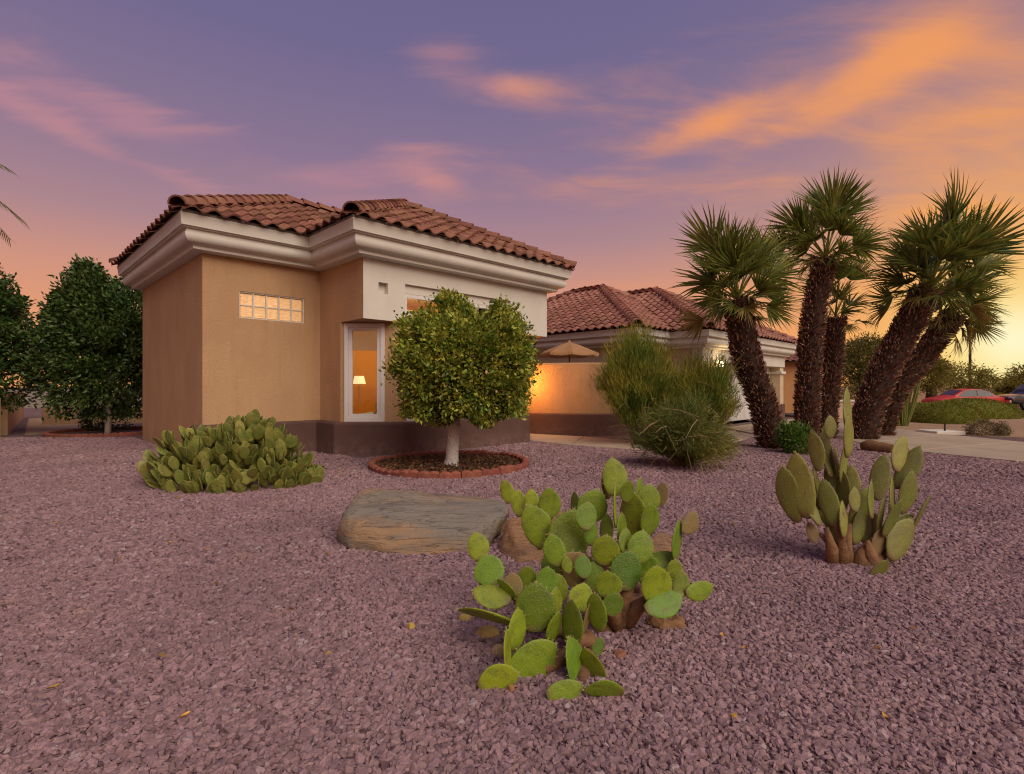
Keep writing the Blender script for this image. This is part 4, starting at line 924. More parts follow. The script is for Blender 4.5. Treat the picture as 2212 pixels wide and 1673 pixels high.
# ------------------------------------------------------------------ broom-like shrubs
def broom(name, label, base, nst, h, spread, mats, lean=(0, 0), droop=.0, twigs=170, tl=.16, dead=20, zmin=.35, group=None, asp=(1, 1)):
    T = thing(name, label, 'shrub', base, group); mb = MB(); PTS = []; DIR = []
    for k in range(nst):
        a = random.uniform(0, 2 * math.pi); s = spread * math.sqrt(random.random()); L = h * random.uniform(.72, 1.05)
        ex, ey = math.cos(a) * s * asp[0] + lean[0] * random.uniform(.5, 1), math.sin(a) * s * asp[1] + lean[1]
        b0 = Vector((math.cos(a) * .12 * random.random() * spread, math.sin(a) * .12 * spread, 0)); hz = L * max(.25, math.sqrt(max(.06, 1 - (s / (spread * 1.18)) ** 2)))
        pts_ = []
        for i in range(7):
            t = i / 6; q_ = b0 + Vector((ex * t ** 1.25, ey * t ** 1.25, hz * (t - droop * t ** 3 * (s / spread)))); q_ += Vector((random.gauss(0, .02), random.gauss(0, .02), random.gauss(0, .015))) * (i > 0); pts_.append(q_)
        mb.tube(pts_, [.016, .013, .011, .009, .007, .005, .003], 4, cap=False)
        ts = rng.uniform(zmin, 1.0, twigs) ** .8; arr = np.array([tuple(q_) for q_ in pts_]); ii = np.minimum((ts * 6).astype(int), 5); fr = (ts * 6 - ii)[:, None]
        pos = arr[ii] * (1 - fr) + arr[ii + 1] * fr; tg = nrm(arr[ii + 1] - arr[ii])
        pos = pos + rng.normal(size=pos.shape) * (.02 + .075 * ts[:, None]); PTS.append(pos); DIR.append(tg * .9 + rnd_unit(twigs) * .62 + np.array((0, 0, .35 - droop)))
    mb.build('stem', mats[1], T)
    p = np.concatenate(PTS); dr = np.concatenate(DIR); p[:, 2] = np.maximum(p[:, 2], .02)
    o = obj('foliage', needles('foliage', p, dr, tl, .0105), mats[0], T)
    if dead:
        mb = MB()
        for k in range(dead):
            a = random.uniform(0, 2 * math.pi); z = random.uniform(.15, .75) * h; r_ = spread * random.uniform(.3, .95); q_ = Vector((math.cos(a) * r_, -abs(math.sin(a)) * r_, z)); dv = Vector((random.gauss(0, 1), random.gauss(0, .5), random.gauss(-.1, .5))).normalized() * random.uniform(.25, .6)
            mb.tube([q_, q_ + dv * .5 + Vector((0, 0, .03)), q_ + dv], [.006, .005, .002], 4, cap=False)
        mb.build('dead_twigs', mats[2], T)
    return T
brg = leafmat('broom_green', (.13, .21, .028), (.38, .34, .045), .5, .35, .6, 1.4)
brd = leafmat('broom_dark', (.12, .165, .032), (.26, .24, .05), .5, .35, .6, 1.4)
stg = mat('broom_stem', (.13, .11, .05), (.09, .07, .035), scale=6, rough=.9); dtw = mat('dead_twig', (.33, .22, .13), rough=.9)
broom('broom_shrub', 'tall vase shaped green broom shrub before the courtyard wall', (2.62, 10.9, 0), 105, 2.46, .82, (brg, stg, dtw), lean=(.0, 0), twigs=330, tl=.17)
broom('broom_shrub', 'wide olive broom shrub spreading in front of the garage', (3.8, 10.6, 0), 80, 1.95, .72, (brg, stg, dtw), lean=(.05, 0), droop=.1, twigs=300, tl=.17)
broom('broom_shrub', 'low drooping straggly broom shrub in front of the two tall ones', (2.55, 7.9, 0), 95, 1.12, .66, (brd, stg, dtw), droop=.42, twigs=230, tl=.14, dead=45, zmin=.25)

# ------------------------------------------------------------------ fan palms
def fan_mesh(seed, nl=24, spread=2.2):
    g = random.Random(seed); vs = []; fs = []; pl_ = g.uniform(.28, .72)
    for i in range(5):   # petiole, slightly arched ribbon
        t = i / 4; y = pl_ * t; z = .05 * math.sin(math.pi * t * .5); ww = .018 - .009 * t
        vs += [(-ww, y, z), (0, y, z - .008), (ww, y, z)]
    fs += [(i * 3 + j, i * 3 + 1 + j, i * 3 + 4 + j, i * 3 + 3 + j) for i in range(4) for j in range(2)]
    for k in range(nl):
        a = -spread / 2 + spread * (k + .5) / nl + g.gauss(0, .02); L = .62 * (1 - .16 * abs(a) / spread * 2) * g.uniform(.86, 1.08); ca, sa = math.cos(a), math.sin(a)
        cup = .10 * abs(sa); b = len(vs); hw = .017; drp = g.uniform(.04, .30) * g.choice((.4, 1., 1.))
        for r_, wv in ((.02, .3), (.26, 1.), (.62, .8), (1., .04)):
            rr_ = L * r_; z = .05 + cup * rr_ / L * 1.2 - drp * r_ ** 2.4 + g.gauss(0, .004)
            cx, cy = sa * rr_, pl_ + ca * rr_
            vs += [(cx - ca * hw * wv, cy + sa * hw * wv, z), (cx, cy, z - .012 * wv), (cx + ca * hw * wv, cy - sa * hw * wv, z)]
        fs += [(b + i * 3 + j, b + i * 3 + 1 + j, b + i * 3 + 4 + j, b + i * 3 + 3 + j) for i in range(3) for j in range(2)]
    return mesh('frond', vs, fs)
palm_g = leafmat('palm_green', (.10, .145, .025), (.25, .25, .045), .5, .32, .40, 6)
palm_y = leafmat('palm_dry', (.26, .21, .055), (.34, .24, .07), .35, .3, .55, 6)
FG = [fan_mesh(i, 24, random.uniform(2.0, 2.9)) for i in range(10)]; FY = [fan_mesh(20 + i, 22, 2.0) for i in range(3)]
for me in FG: me.materials.append(palm_g)
for me in FY: me.materials.append(palm_y)
boot = mat('palm_boot', (.17, .075, .045), (.28, .145, .09), scale=7, rough=.9, island=.6)
trk = mat('palm_trunk', (.055, .03, .022), (.035, .02, .015), scale=10, rough=1)
bright = mat('palm_boot_tip', (.50, .38, .29), rough=.8, island=.4)
def palm(label, pts_, r0, r1, nf, size, lo=-38, tiltx=0., tilty=0., ndry=4, seed=0):
    base = Vector(pts_[0]); T = thing('fan_palm', label, 'palm', base, 'fan palms in the clump'); random.seed(seed)
    sp3 = spline([Vector(p_) - base for p_ in pts_], 6); n = len(sp3); rad = [r0 + (r1 - r0) * i / (n - 1) for i in range(n)]
    MB().tube(sp3, rad, 14, wob=.06).build('trunk', trk, T, True)
    arr = np.array([tuple(q_) for q_ in sp3]); Lt = np.linalg.norm(np.diff(arr, axis=0), axis=1).sum(); N = int(Lt * 620)
    def ring(N, out, upk):
        t = rng.random(N) * (n - 1); i = np.minimum(t.astype(int), n - 2); f = (t - i)[:, None]; c = arr[i] * (1 - f) + arr[i + 1] * f; tg = nrm(arr[i + 1] - arr[i])
        a = rng.random(N) * 2 * np.pi; s1 = nrm(np.cross(tg, np.tile((0, 1., .01), (N, 1)))); s2 = np.cross(tg, s1); o_ = s1 * np.cos(a)[:, None] + s2 * np.sin(a)[:, None]
        rr_ = (r0 + (r1 - r0) * t / (n - 1))[:, None]; return c + o_ * rr_ * .93, o_ * out + tg * upk + rnd_unit(N) * .25
    p, d_ = ring(N, .75, .75); o = obj('leaf_bases', leaves('leaf_bases', p, d_, .105, .045, .4), boot, T); o['kind'] = 'stuff'
    p, d_ = ring(int(N * .26), .8, .6); p = p + nrm(d_) * .05; o = obj('leaf_base_tips', leaves('leaf_base_tips', p, d_, .06, .022, .4), bright, T); o['kind'] = 'stuff'
    top = sp3[-1]; ax = (sp3[-1] - sp3[-3]).normalized(); Q = Vector((0, 0, 1)).rotation_difference((ax + Vector((0, 0, .7))).normalized()).to_matrix().to_4x4()
    for k in range(nf):
        f = k / (nf - 1); el = 86 - (86 - lo) * f ** .85 + random.gauss(0, 6); az = k * 2.39996 + random.gauss(0, .2); s = size * random.uniform(.85, 1.12) * (.86 + .55 * max(0, math.sin(R(el))))
        dry = k > nf - ndry
        M = Matrix.Translation(top + ax * (.14 * (1 - f) - .05)) @ Q @ Matrix.Rotation(az, 4, 'Z') @ Matrix.Rotation(R(el), 4, 'X') @ Matrix.Rotation(random.gauss(0, .75), 4, 'Y') @ Matrix.Diagonal((s, s, s, 1))
        o = obj('frond', random.choice(FY if dry else FG), None, T); o.matrix_local = M
    return T
g1_ = onground(1672, 970)
palm('fan palm nearest the broom shrub, its trunk curving to the left', [g1_ - Vector((0, 0, .1)), at(1650, 880, 10.35), at(1612, 770, 10.3), at(1594, 652, 10.3)], .23, .24, 40, 1.08, -26, seed=11)
palm('tallest upright fan palm in the middle of the clump', [onground(1740, 957) - Vector((0, 0, .1)), at(1745, 850, 11.5), at(1755, 700, 11.5), at(1782, 562, 11.5)], .22, .20, 38, 1.08, -20, seed=12)
palm('short slender fan palm standing behind the tallest one', [onground(1782, 949) - Vector((0, 0, .1)), at(1790, 860, 12.4), at(1798, 770, 12.4), at(1804, 690, 12.4)], .19, .19, 20, .82, -26, seed=13)
palm('thick fan palm leaning far to the right', [onground(1858, 952) - Vector((0, 0, .1)), at(1890, 850, 11.9), at(1945, 735, 11.8), at(2003, 632, 11.7)], .28, .26, 44, 1.30, -24, seed=14)
palm('right leaning fan palm half hidden behind the thick one', [onground(1898, 944) - Vector((0, 0, .1)), at(1932, 850, 12.8), at(1992, 775, 12.8), at(2058, 684, 12.8)], .24, .23, 32, 1.12, -58, ndry=11, seed=15)
random.seed(99)

# green plants and log at the foot of the palms
gpl = leafmat('bright_leaf', (.075, .16, .02), (.13, .20, .03), .45, .25, .5)
T = thing('leafy_shrub', 'small bright green leafy shrub at the foot of the palms', 'shrub', onground(1722, 982))
p, o_ = blob_crown((0, .0, .22), (.26, .26, .30), 170, 2.2, .25, .6, 5); p2, o2 = blob_crown((-.16, .05, .34), (.12, .12, .22), 60, 2.2, .2, .6, 6)
p, d_ = clumps(np.concatenate([p, p2]), np.concatenate([o_, o2]) + np.array((0, 0, .6)), 14, .035); obj('foliage', leaves('foliage', p[p[:, 2] > .01], d_[p[:, 2] > .01], .06, .028), gpl, T)
MB().tube([(0, 0, -.02), (-.02, 0, .25)], [.02, .01], 6).tube([(0, 0, -.02), (.08, .02, .22)], [.02, .01], 6).build('stem', stg, T)
a, b = onground(1862, 975) + Vector((0, 0, .085)), onground(1962, 985) + Vector((0, 0, .06))
logm = mat('log_bark', (.25, .125, .055), (.17, .085, .04), scale=5, rough=.9, bump=.8, bscale=20, stretch=(.6, 3, 3))
tag(MB().tube([a + (b - a) * t + Vector((0, 0, .012 * math.sin(t * 7))) for t in np.linspace(0, 1, 10)], [.07, .115, .125, .12, .12, .115, .11, .10, .085, .05], 14, wob=.05).build('fallen_log', logm, smooth=True), 'brown weathered log lying along the driveway by the palms', 'log')

# ================================================================== RIGHT BACKGROUND
def dome_shrub(name, label, c, rad, n, m, leafl, leafw, base_m, seed, group=None, sup=2.1, lump=.05):
    T = thing(name, label, 'shrub', c, group)
    p, o_ = blob_crown((0, 0, 0), rad, n, sup, lump, .10, seed); k = p[:, 2] > .0; p, o_ = p[k], o_[k]
    obj('foliage', leaves('foliage', p, o_ + rnd_unit(len(p)) * .7 + np.array((0, 0, .3)), leafl, leafw), m, T)
    nu, nv = 24, 8; vs = [(rad[0] * .95 * math.cos(2 * math.pi * i / nu) * math.cos(j / nv * math.pi / 2), rad[1] * .95 * math.sin(2 * math.pi * i / nu) * math.cos(j / nv * math.pi / 2), rad[2] * .94 * math.sin(j / nv * math.pi / 2)) for j in range(nv + 1) for i in range(nu)]
    obj('branch_mass', mesh('branch_mass', vs, [(j * nu + i, j * nu + (i + 1) % nu, (j + 1) * nu + (i + 1) % nu, (j + 1) * nu + i) for j in range(nv) for i in range(nu)], True), base_m, T); return T
mg = leafmat('mound_green', (.15, .165, .018), (.24, .215, .026), .4, .25, .6); mgi = mat('mound_inner', (.12, .13, .018), rough=1)
dome_shrub('mounded_shrub', 'clipped green mound shrub nearest the driveway, in front of the red car', onground(2046, 915), (1.06, .95, .70), 9000, mg, .06, .03, mgi, 31, 'clipped mound shrubs')
dome_shrub('mounded_shrub', 'broad clipped green mound shrub right behind the nearer mound', onground(2105, 905) + Vector((.2, .4, 0)), (1.75, 1.1, .74), 12000, mg, .06, .03, mgi, 32, 'clipped mound shrubs')
dome_shrub('mounded_shrub', 'low clipped green mound shrub at the left of the mounds beside the column cactus', onground(1999, 908) + Vector((.2, .6, 0)), (.95, .9, .60), 7000, mg, .06, .03, mgi, 33, 'clipped mound shrubs')
dg_ = leafmat('grey_shrub', (.20, .155, .07), (.13, .11, .045), .5, .15, .8)
T = thing('dry_shrub', 'small dry greyish shrub on the tan gravel beyond the driveway', 'shrub', onground(2136, 943))
p, o_ = blob_crown((0, .1, .12), (.45, .35, .24), 260, 2.2, .3, .5, 8); p2, o2 = blob_crown((.42, .1, .1), (.14, .14, .16), 60, 2.2, .3, .5, 9)
p, d_ = clumps(np.concatenate([p, p2]), np.concatenate([o_, o2]), 12, .035); k = p[:, 2] > 0; obj('foliage', leaves('foliage', p[k], d_[k], .045, .02), dg_, T)
mb = MB(); [mb.tube([(random.gauss(0, .1), .1, -.02), (random.gauss(0, .25), .1, .2), (random.gauss(0, .3), random.gauss(.1, .1), .36)], [.008, .006, .003], 4) for _ in range(14)]; mb.build('stem', dtw, T)
# utility slab with riser
us = thing('utility_cover', 'flat pale utility cover with a small black riser on the gravel', 'cover', onground(2048, 941))
o = MB().box((-.36, -.1, -.02), (.36, .6, .09)).build('cover', cream, us); bevel(o, .015)
MB().tube([(0, .1, .09), (0, .1, .24), (.02, .1, .28)], [.022, .018, .026], 8).build('riser', iron, us)
# column cactus
colm = mat('column_cactus_skin', (.16, .17, .035), (.12, .13, .03), scale=5, rough=.7, bump=.2, bscale=40)
cc_ = thing('column_cactus', 'cluster of ribbed column cactus stems right of the leaning palm', 'cactus', onground(1942, 922))
def ribbed(pts_, r):
    sp3 = spline(pts_, 5); n = 24; vs = []; N = len(sp3)
    for i, p_ in enumerate(sp3):
        t = (sp3[min(i + 1, N - 1)] - sp3[max(i - 1, 0)]).normalized(); a = Vector((1, 0, 0)); a = (a - t * a.dot(t)).normalized(); b = t.cross(a); tt = i / (N - 1)
        rs = r * (math.sqrt(max(0.02, 1 - max(0, (tt - .9) / .1) ** 2)) if tt > .9 else 1) * (.8 + .2 * min(1, tt * 4))
        for k in range(n): rr_ = rs * (1 if k % 3 == 0 else .74); vs.append(p_ + (a * math.cos(2 * math.pi * k / n) + b * math.sin(2 * math.pi * k / n)) * rr_)
    fs = [(i * n + k, i * n + (k + 1) % n, (i + 1) * n + (k + 1) % n, (i + 1) * n + k) for i in range(N - 1) for k in range(n)] + [tuple((N - 1) * n + k for k in range(n))]
    return mesh('stem', vs, fs)
for k in range(17):
    x0 = random.uniform(-.32, .22); y0 = random.uniform(-.15, .25); h = random.uniform(.55, 1.35); lean = (x0 + .02) * .55 * h + random.gauss(0, .04)
    if k == 0: x0, y0, h, lean = .20, -.12, 1.78, .36
    if k == 1: x0, y0, h, lean = .10, .0, 1.55, .30
    obj('stem', ribbed([Vector((x0 * .6, y0, -.03)), Vector((x0 + lean * .45, y0, h * .4)), Vector((x0 + lean * .85, y0, h * .75)), Vector((x0 + lean, y0, h))], .062), colm, cc_)

def tree(name, label, base, trunk, crown, nclump, per, ll, lw, lm, bm_, seed, spread=.12, group=None, lump=.25, sup=2.2, shell=.55, zmin=None):
    """trunk: list of tubes (pts, radii); crown: list of (centre, radii)"""
    T = thing(name, label, 'tree', base, group); mb = MB()
    for pts_, rd in trunk: mb.tube(pts_, rd, 8, wob=.08)
    for c_, r_ in crown:
        for k in range(5): mb.tube([trunk[0][0][-1], tuple(Vector(trunk[0][0][-1]).lerp(Vector(c_), .5) + Vector((random.gauss(0, .1), random.gauss(0, .1), 0))), (c_[0] + random.uniform(-.6, .6) * r_[0], c_[1] + random.uniform(-.6, .6) * r_[1], c_[2] + random.uniform(-.3, .5) * r_[2])], [trunk[0][1][-1] * .6, .03, .012], 5)
    mb.build('trunk', bm_, T, True)
    P_ = []; O_ = []
    for i, (c_, r_) in enumerate(crown):
        p, o_ = blob_crown(c_, r_, nclump, sup, lump, shell, seed + i); P_.append(p); O_.append(o_)
    p, d_ = clumps(np.concatenate(P_), np.concatenate(O_), per, spread)
    if zmin is not None: k = p[:, 2] > zmin; p, d_ = p[k], d_[k]
    obj('crown', leaves('crown', p, d_, ll, lw), lm, T); return T
olv = leafmat('olive_leaf', (.10, .11, .025), (.21, .18, .04), .45, .2, .6)
tree('olive_tree', 'round olive green tree behind the leaning palm trunks', (17.0, 26, -.4), [([(0, 0, 0), (.1, 0, .7), (.05, 0, 1.4)], [.14, .11, .09])], [((0, 0, 2.3), (1.55, 1.4, 1.65)), ((.5, 0, 2.9), (1.0, 1., 1.2))], 420, 20, .13, .05, olv, bark, 41, .14)
hz = leafmat('desert_leaf', (.20, .18, .035), (.32, .26, .05), .4, .45, .6)  # leaf colours lightened so haze over the far trees is in the colour
tree('desert_tree', 'flat topped desert tree with thick trunk behind the red car', (34.2, 43, -.45), [([(0, 0, 0), (0, 0, 1.2), (-.1, 0, 2.0)], [.45, .38, .3])], [((-.5, 0, 2.3), (1.9, 1.4, .9)), ((.1, 0, 3.3), (1.3, 1.1, .6))], 220, 18, .20, .08, hz, bark, 51, .2)
tree('desert_tree', 'spreading desert tree left of the street lamp pole', (37.9, 44, -.45), [([(0, 0, 0), (.1, 0, 1.0), (.3, 0, 1.7)], [.3, .24, .18]), ([(0, 0, .3), (-.4, 0, 1.2), (-.6, 0, 1.9)], [.2, .14, .1])], [((0, 0, 2.3), (2.3, 1.5, .95))], 300, 18, .20, .08, hz, bark, 55, .2)
tree('desert_tree', 'big hazy tree beyond the parked truck at the right edge', (50.5, 50, -.45), [([(0, 0, 0), (.2, 0, 1.4), (0, 0, 2.2)], [.4, .3, .25])], [((.8, 0, 2.3), (3.6, 2.5, 1.5)), ((2.6, 0, 3.2), (3.0, 2.2, 1.5)), ((-2.4, 0, 1.5), (1.6, 1.5, .9))], 320, 18, .28, .12, hz, bark, 57, .3)
dome_shrub('roadside_shrub', 'yellow green roadside shrub between the red car and the truck', (40.6, 44.5, -.45), (1.5, 1.2, 1.05), 3500, hz, .2, .09, mgi, 61, None, 2.2, .25)
dome_shrub('roadside_shrub', 'yellow green roadside shrub behind the truck at the right edge', (45.8, 45.5, -.45), (2.2, 1.4, 1.2), 3500, hz, .2, .09, mgi, 62, None, 2.2, .25)
dome_shrub('roadside_shrub', 'low hedge shrub at the base of the street lamp pole', (41.0, 47.0, -.45), (2.0, 1.3, 1.25), 2500, hz, .2, .09, mgi, 63, None, 2.2, .25)
sl = thing('street_lamp', 'tall thin street lamp pole beyond the red car', 'street lamp', (43.4, 50, -.45))
MB().tube([(0, 0, 0), (0, 0, 8.2)], [.14, .08], 10).build('pole', iron, sl); MB().tube([(0, 0, 8.1), (-.6, 0, 8.4), (-1.3, 0, 8.45)], [.05, .045, .04], 8).build('arm', iron, sl)
o = MB().box((-1.9, -.15, 8.36), (-1.25, .15, 8.5)).build('lamp_head', iron, sl); bevel(o, .04)

# vehicles: lofted bodies
def car(name, label, cat, loc, rz, L, prof, hw, paint, glassm, trim, wheels, wr, win, group=None, lights=None):
    """prof: stations (x, zlow, zbelt, zroof); zroof==zbelt where there is no cabin"""
    T = thing(name, label, cat, loc, group); T.rotation_euler = (0, 0, rz); mb = MB(); rows = []
    for x, zl, zb, zr in prof:
        cab = zr - zb > .05; rows.append([(x, -hw * .88, zl), (x, -hw * .985, zl + .12), (x, -hw, (zl + zb) / 2 + .05), (x, -hw * .96, zb), (x, -hw * (.78 if cab else .9), zr - .02 if cab else zb + .012), (x, -hw * (.62 if cab else .6), zr + (.015 if cab else .03)), (x, 0, zr + (.035 if cab else .045)),
            (x, hw * (.62 if cab else .6), zr + (.015 if cab else .03)), (x, hw * (.78 if cab else .9), zr - .02 if cab else zb + .012), (x, hw * .96, zb), (x, hw, (zl + zb) / 2 + .05), (x, hw * .985, zl + .12), (x, hw * .88, zl)])
    n = 13; vs = [q_ for r_ in rows for q_ in r_]; fs = [(i * n + k, (i + 1) * n + k, (i + 1) * n + k + 1, i * n + k + 1) for i in range(len(rows) - 1) for k in range(n - 1)]
    fs += [tuple(range(n)), tuple((len(rows) - 1) * n + k for k in range(n - 1, -1, -1))]
    o = mb.add(vs, fs).build('body', paint, T); autosmooth(o, 32)
    for xa, za, xb, zb_ in ((prof[7][0] - .02, prof[7][3] + .0, prof[6][0] + .03, prof[6][3] - .02), (prof[2][0] + .06, prof[2][3] + .03, prof[3][0] - .02, prof[3][3] - .02)):
        obj('windscreen', mesh('windscreen', [(xa, -hw * .68, za + .05), (xa, hw * .68, za + .05), (xb, hw * .6, zb_ + .045), (xb, -hw * .6, zb_ + .045)], [(0, 1, 2, 3)]), glassm, T)
    for s in (-1, 1):
        for poly in win:
            vs = []
            for x, z in poly:
                zb = np.interp(x, [p_[0] for p_ in prof], [p_[2] for p_ in prof]); zr = np.interp(x, [p_[0] for p_ in prof], [p_[3] for p_ in prof]); f = min(1, max(0, (z - zb) / max(.05, zr - zb)))
                vs.append((x, s * (hw * (.96 - .18 * f) + .022), z))
            obj('side_window', mesh('side_window', vs, [tuple(range(len(vs)))]), glassm, T)
        for x in wheels:
            w_ = obj('wheel', None, parent=T, loc=(x, s * hw * .86, wr), rot=(R(90), 0, 0))
            MB().lathe([(wr * .62, -.10), (wr * .95, -.10), (wr, -.06), (wr, .06), (wr * .95, .10), (wr * .62, .10)], 20).build('tyre', iron, w_, True)
            MB().lathe([(0, -.085), (wr * .2, -.09), (wr * .58, -.07), (wr * .63, -.09), (wr * .63, .09), (wr * .58, .07), (0, .085)], 20).build('rim', trim, w_, True)
        for x, z, c_, lm_ in (lights or ()):
            o = MB().box((-.05, -.16, -.08), (.05, .16, .08)).build(c_, lm_, T, loc=(x, s * hw * .78, z)); bevel(o, .03)
    return T
cg = mat('car_glass', (.03, .025, .035), rough=.1, spec=.35); chrome = mat('chrome', (.75, .72, .68), rough=.18, metal=1.); redp = mat('car_red', (.50, .03, .025), rough=.4, coat=.15, spec=.3); blk = mat('truck_black', (.03, .026, .026), rough=.28, coat=.8, spec=.5)
tl_ = mat('tail_light', (.55, .05, .03), rough=.2); hl_ = mat('head_light', (.8, .8, .78), rough=.1)
sedan = [(-2.25, .38, .72, .72), (-2.15, .28, .92, .92), (-1.75, .24, .98, 1.0), (-1.35, .24, .99, 1.30), (-.8, .22, .98, 1.47), (-.1, .22, .97, 1.50), (.5, .22, .96, 1.40), (1.15, .22, .95, 1.05), (1.35, .22, .93, .95), (1.9, .25, .84, .84), (2.2, .3, .72, .72), (2.28, .36, .6, .6)]
swin = [[(-1.55, 1.0), (-.34, .99), (-.34, 1.45), (-.8, 1.43), (-1.32, 1.26)], [(-.29, .99), (1.05, .97), (.5, 1.36), (-.1, 1.45), (-.29, 1.45)]]
car('parked_car', 'red parked car showing above the green mound shrubs', 'car', (32.1, 37.6, -.44), R(180), 4.5, sedan, .90, redp, cg, chrome, (-1.4, 1.38), .33, swin, None, [(-2.18, .78, 'tail_light', tl_), (2.16, .62, 'headlight', hl_)])
pick = [(-2.8, .55, 1.02, 1.02), (-2.75, .5, 1.10, 1.10), (-1.0, .45, 1.12, 1.12), (-.95, .45, 1.12, 1.75), (-.2, .42, 1.12, 1.86), (.6, .42, 1.12, 1.82), (1.05, .42, 1.12, 1.45), (1.35, .42, 1.12, 1.14), (2.4, .45, 1.06, 1.06), (2.75, .5, .95, .95), (2.82, .55, .8, .8)]
pwin = [[(-.85, 1.15), (.05, 1.15), (.05, 1.74), (-.85, 1.68)], [(.13, 1.15), (1.15, 1.15), (.62, 1.70), (.13, 1.74)]]
pk = car('pickup_truck', 'black pickup truck parked at the right edge of the photo', 'truck', (37.2, 37.2, -.44), R(180), 5.6, pick, .98, blk, cg, chrome, (-1.75, 1.75), .39, pwin, None, [(2.74, .88, 'headlight', hl_), (-2.76, .9, 'tail_light', tl_)])
o = MB().box((2.74, -.9, .5), (2.92, .9, .72)).build('bumper', chrome, pk); bevel(o, .05)

# neighbouring buildings and low walls at the right
nb = thing('neighbour_house', 'tan neighbour house with tiled roof behind the garage', 'house', (0, 0, 0))
o = MB().box((13.6, 26.5, -.1), (16.4, 34, 2.45)).build('wall', mat('neighbour_wall', (.46, .24, .10), (.42, .22, .09), rough=.9, bump=.2), nb)
bk = (13.1, 22.0, 26.0, 34.5, 2.45)
vs = [(13.1, 26, 2.45), (16.9, 26, 2.45), (16.9, 34.5, 2.45), (13.1, 34.5, 2.45), (15.0, 28.2, 3.5), (15.0, 32.2, 3.5)]
nr = MB().add(vs, [(0, 1, 4), (1, 2, 5, 4), (2, 3, 5), (3, 0, 4, 5)]).build('roof', deckm, nb)
tv = [v.co.copy() for v in TILE.vertices]; tf = [tuple(p.vertices) for p in TILE.polygons]; jv = []; jf = []
for (e0, e1, ap0, ap1) in (((13.1, 26), (16.9, 26), (14.95, 28.2), (15.05, 28.2)), ((13.1, 34.5), (13.1, 26), (15., 32.2), (15., 28.2))):
    e0, e1, a0, a1 = [Vector((*q_, z)) for q_, z in ((e0, 2.45), (e1, 2.45), (ap0, 3.5), (ap1, 3.5))]; ex = (e1 - e0).normalized(); upv = (a0 - e0) - ex * (a0 - e0).dot(ex); Ls = upv.length; upv.normalize(); nz = ex.cross(upv)
    for r_ in range(int(Ls / TE)):
        f = r_ * TE / Ls; s, t = e0.lerp(a0, f), e1.lerp(a1, f); Lr = (t - s).length
        for c_ in range(int(Lr / TW)):
            M = Matrix((ex, upv, nz)).transposed().to_4x4(); M.translation = s + ex * (c_ + .5) * TW + nz * .01; b = len(jv); jv += [M @ q_ for q_ in tv]; jf += [tuple(i + b for i in f_) for f_ in tf]
o = obj('tile_field', mesh('tile_field', jv, jf), tilej, nr); o['kind'] = 'stuff'
lw_ = mat('low_wall_paint', (.55, .36, .25), (.50, .32, .22), scale=2, rough=.9, bump=.2)
def low_wall(label, a, b, h, th=.2, m=lw_, cap=None, z0=-.1):
    T = thing('garden_wall', label, 'wall'); a, b = Vector(a), Vector(b); L = (b - a).length; an = math.atan2((b - a).y, (b - a).x)
    M = Matrix.Translation((a.x, a.y, 0)) @ Matrix.Rotation(an, 4, 'Z')
    o = MB().box((0, -th / 2, z0), (L, th / 2, h), M).build('wall', m, T); bevel(o, .02)
    if cap: o = MB().box((-.03, -th / 2 - .04, h + .002), (L + .03, th / 2 + .04, h + .07), M).build('cap', cap, T); bevel(o, .015)
    return T
low_wall('low pink garden wall with pale cap behind the palm trunks', (11.3, 20.6), (14.6, 20.8), .62, .25, lw_, cream)
low_wall('low brown base wall in front of the pink garden wall', (12.6, 19.6), (14.4, 19.7), .32, .25, plinthm)
low_wall('long brown boundary wall behind the desert trees', (30.5, 52), (46, 54), 1.3, .25, mat('far_wall', (.36, .22, .12), rough=.9), None, -.6)

# ================================================================== LEFT SIDE
dk = leafmat('ficus_leaf', (.04, .085, .018), (.085, .13, .028), .5, .18, .38, 2.)
tree('yard_tree', 'dark leafy tree with white trunk beside the house wall', (-10.5, 13.7, 0), [([(0, 0, -.05), (.02, 0, .5), (0, 0, 1.0)], [.075, .065, .06])], [((-.15, 0, 1.75), (1.4, 1.3, 1.35)), ((.35, .3, 2.7), (1.25, 1.1, 1.15)), ((-.5, 0, 3.0), (.75, .7, .9)), ((-.55, 0, 3.85), (.12, .12, .45))], 470, 34, .12, .065, dk, limew, 71, .10, None, .34, 2.2, .5, .42)
tree('yard_tree', 'dark leafy tree at the left edge above the garden wall', (-13.35, 12.7, 0), [([(0, 0, -.05), (.02, 0, .5), (0, 0, 1.0)], [.09, .08, .07])], [((-.3, 0, 1.9), (1.6, 1.3, 1.3)), ((-.4, .2, 3.0), (1.5, 1.2, 1.2))], 640, 34, .12, .065, dk, bark, 75, .10, None, .34, 2.2, .5, .55)
T = thing('understory_shrub', 'dark twiggy shrub in the shade behind the white trunk', 'shrub', (-11.25, 14.5, 0))
p, o_ = blob_crown((0, 0, .35), (.55, .5, .55), 130, 2.2, .3, .5, 81); p, d_ = clumps(p, o_, 14, .06); k = p[:, 2] > 0; obj('foliage', leaves('foliage', p[k], d_[k], .08, .04), dk, T); MB().tube([(0, 0, -.02), (0, 0, .4)], [.03, .015], 6).build('stem', bark, T)
rg2 = thing('tree_ring_edging', 'ring of red edging under the dark tree by the house', 'edging', (-10.45, 13.7, 0))
eb2 = edging_block(1.25, 28); eb2.materials.append(edm)
for i in range(28): obj('edging_block', eb2, None, rg2, rot=(0, 0, 2 * math.pi * i / 28))
low_wall('tan garden wall receding along the path at the left edge', (-12.65, 13.1), (-19, 20.4), 1.02, .2, stucco)
low_wall('squat tan wall pier at the left edge of the yard', (-12.45, 12.15), (-12.0, 12.15), .95, .5, stucco)
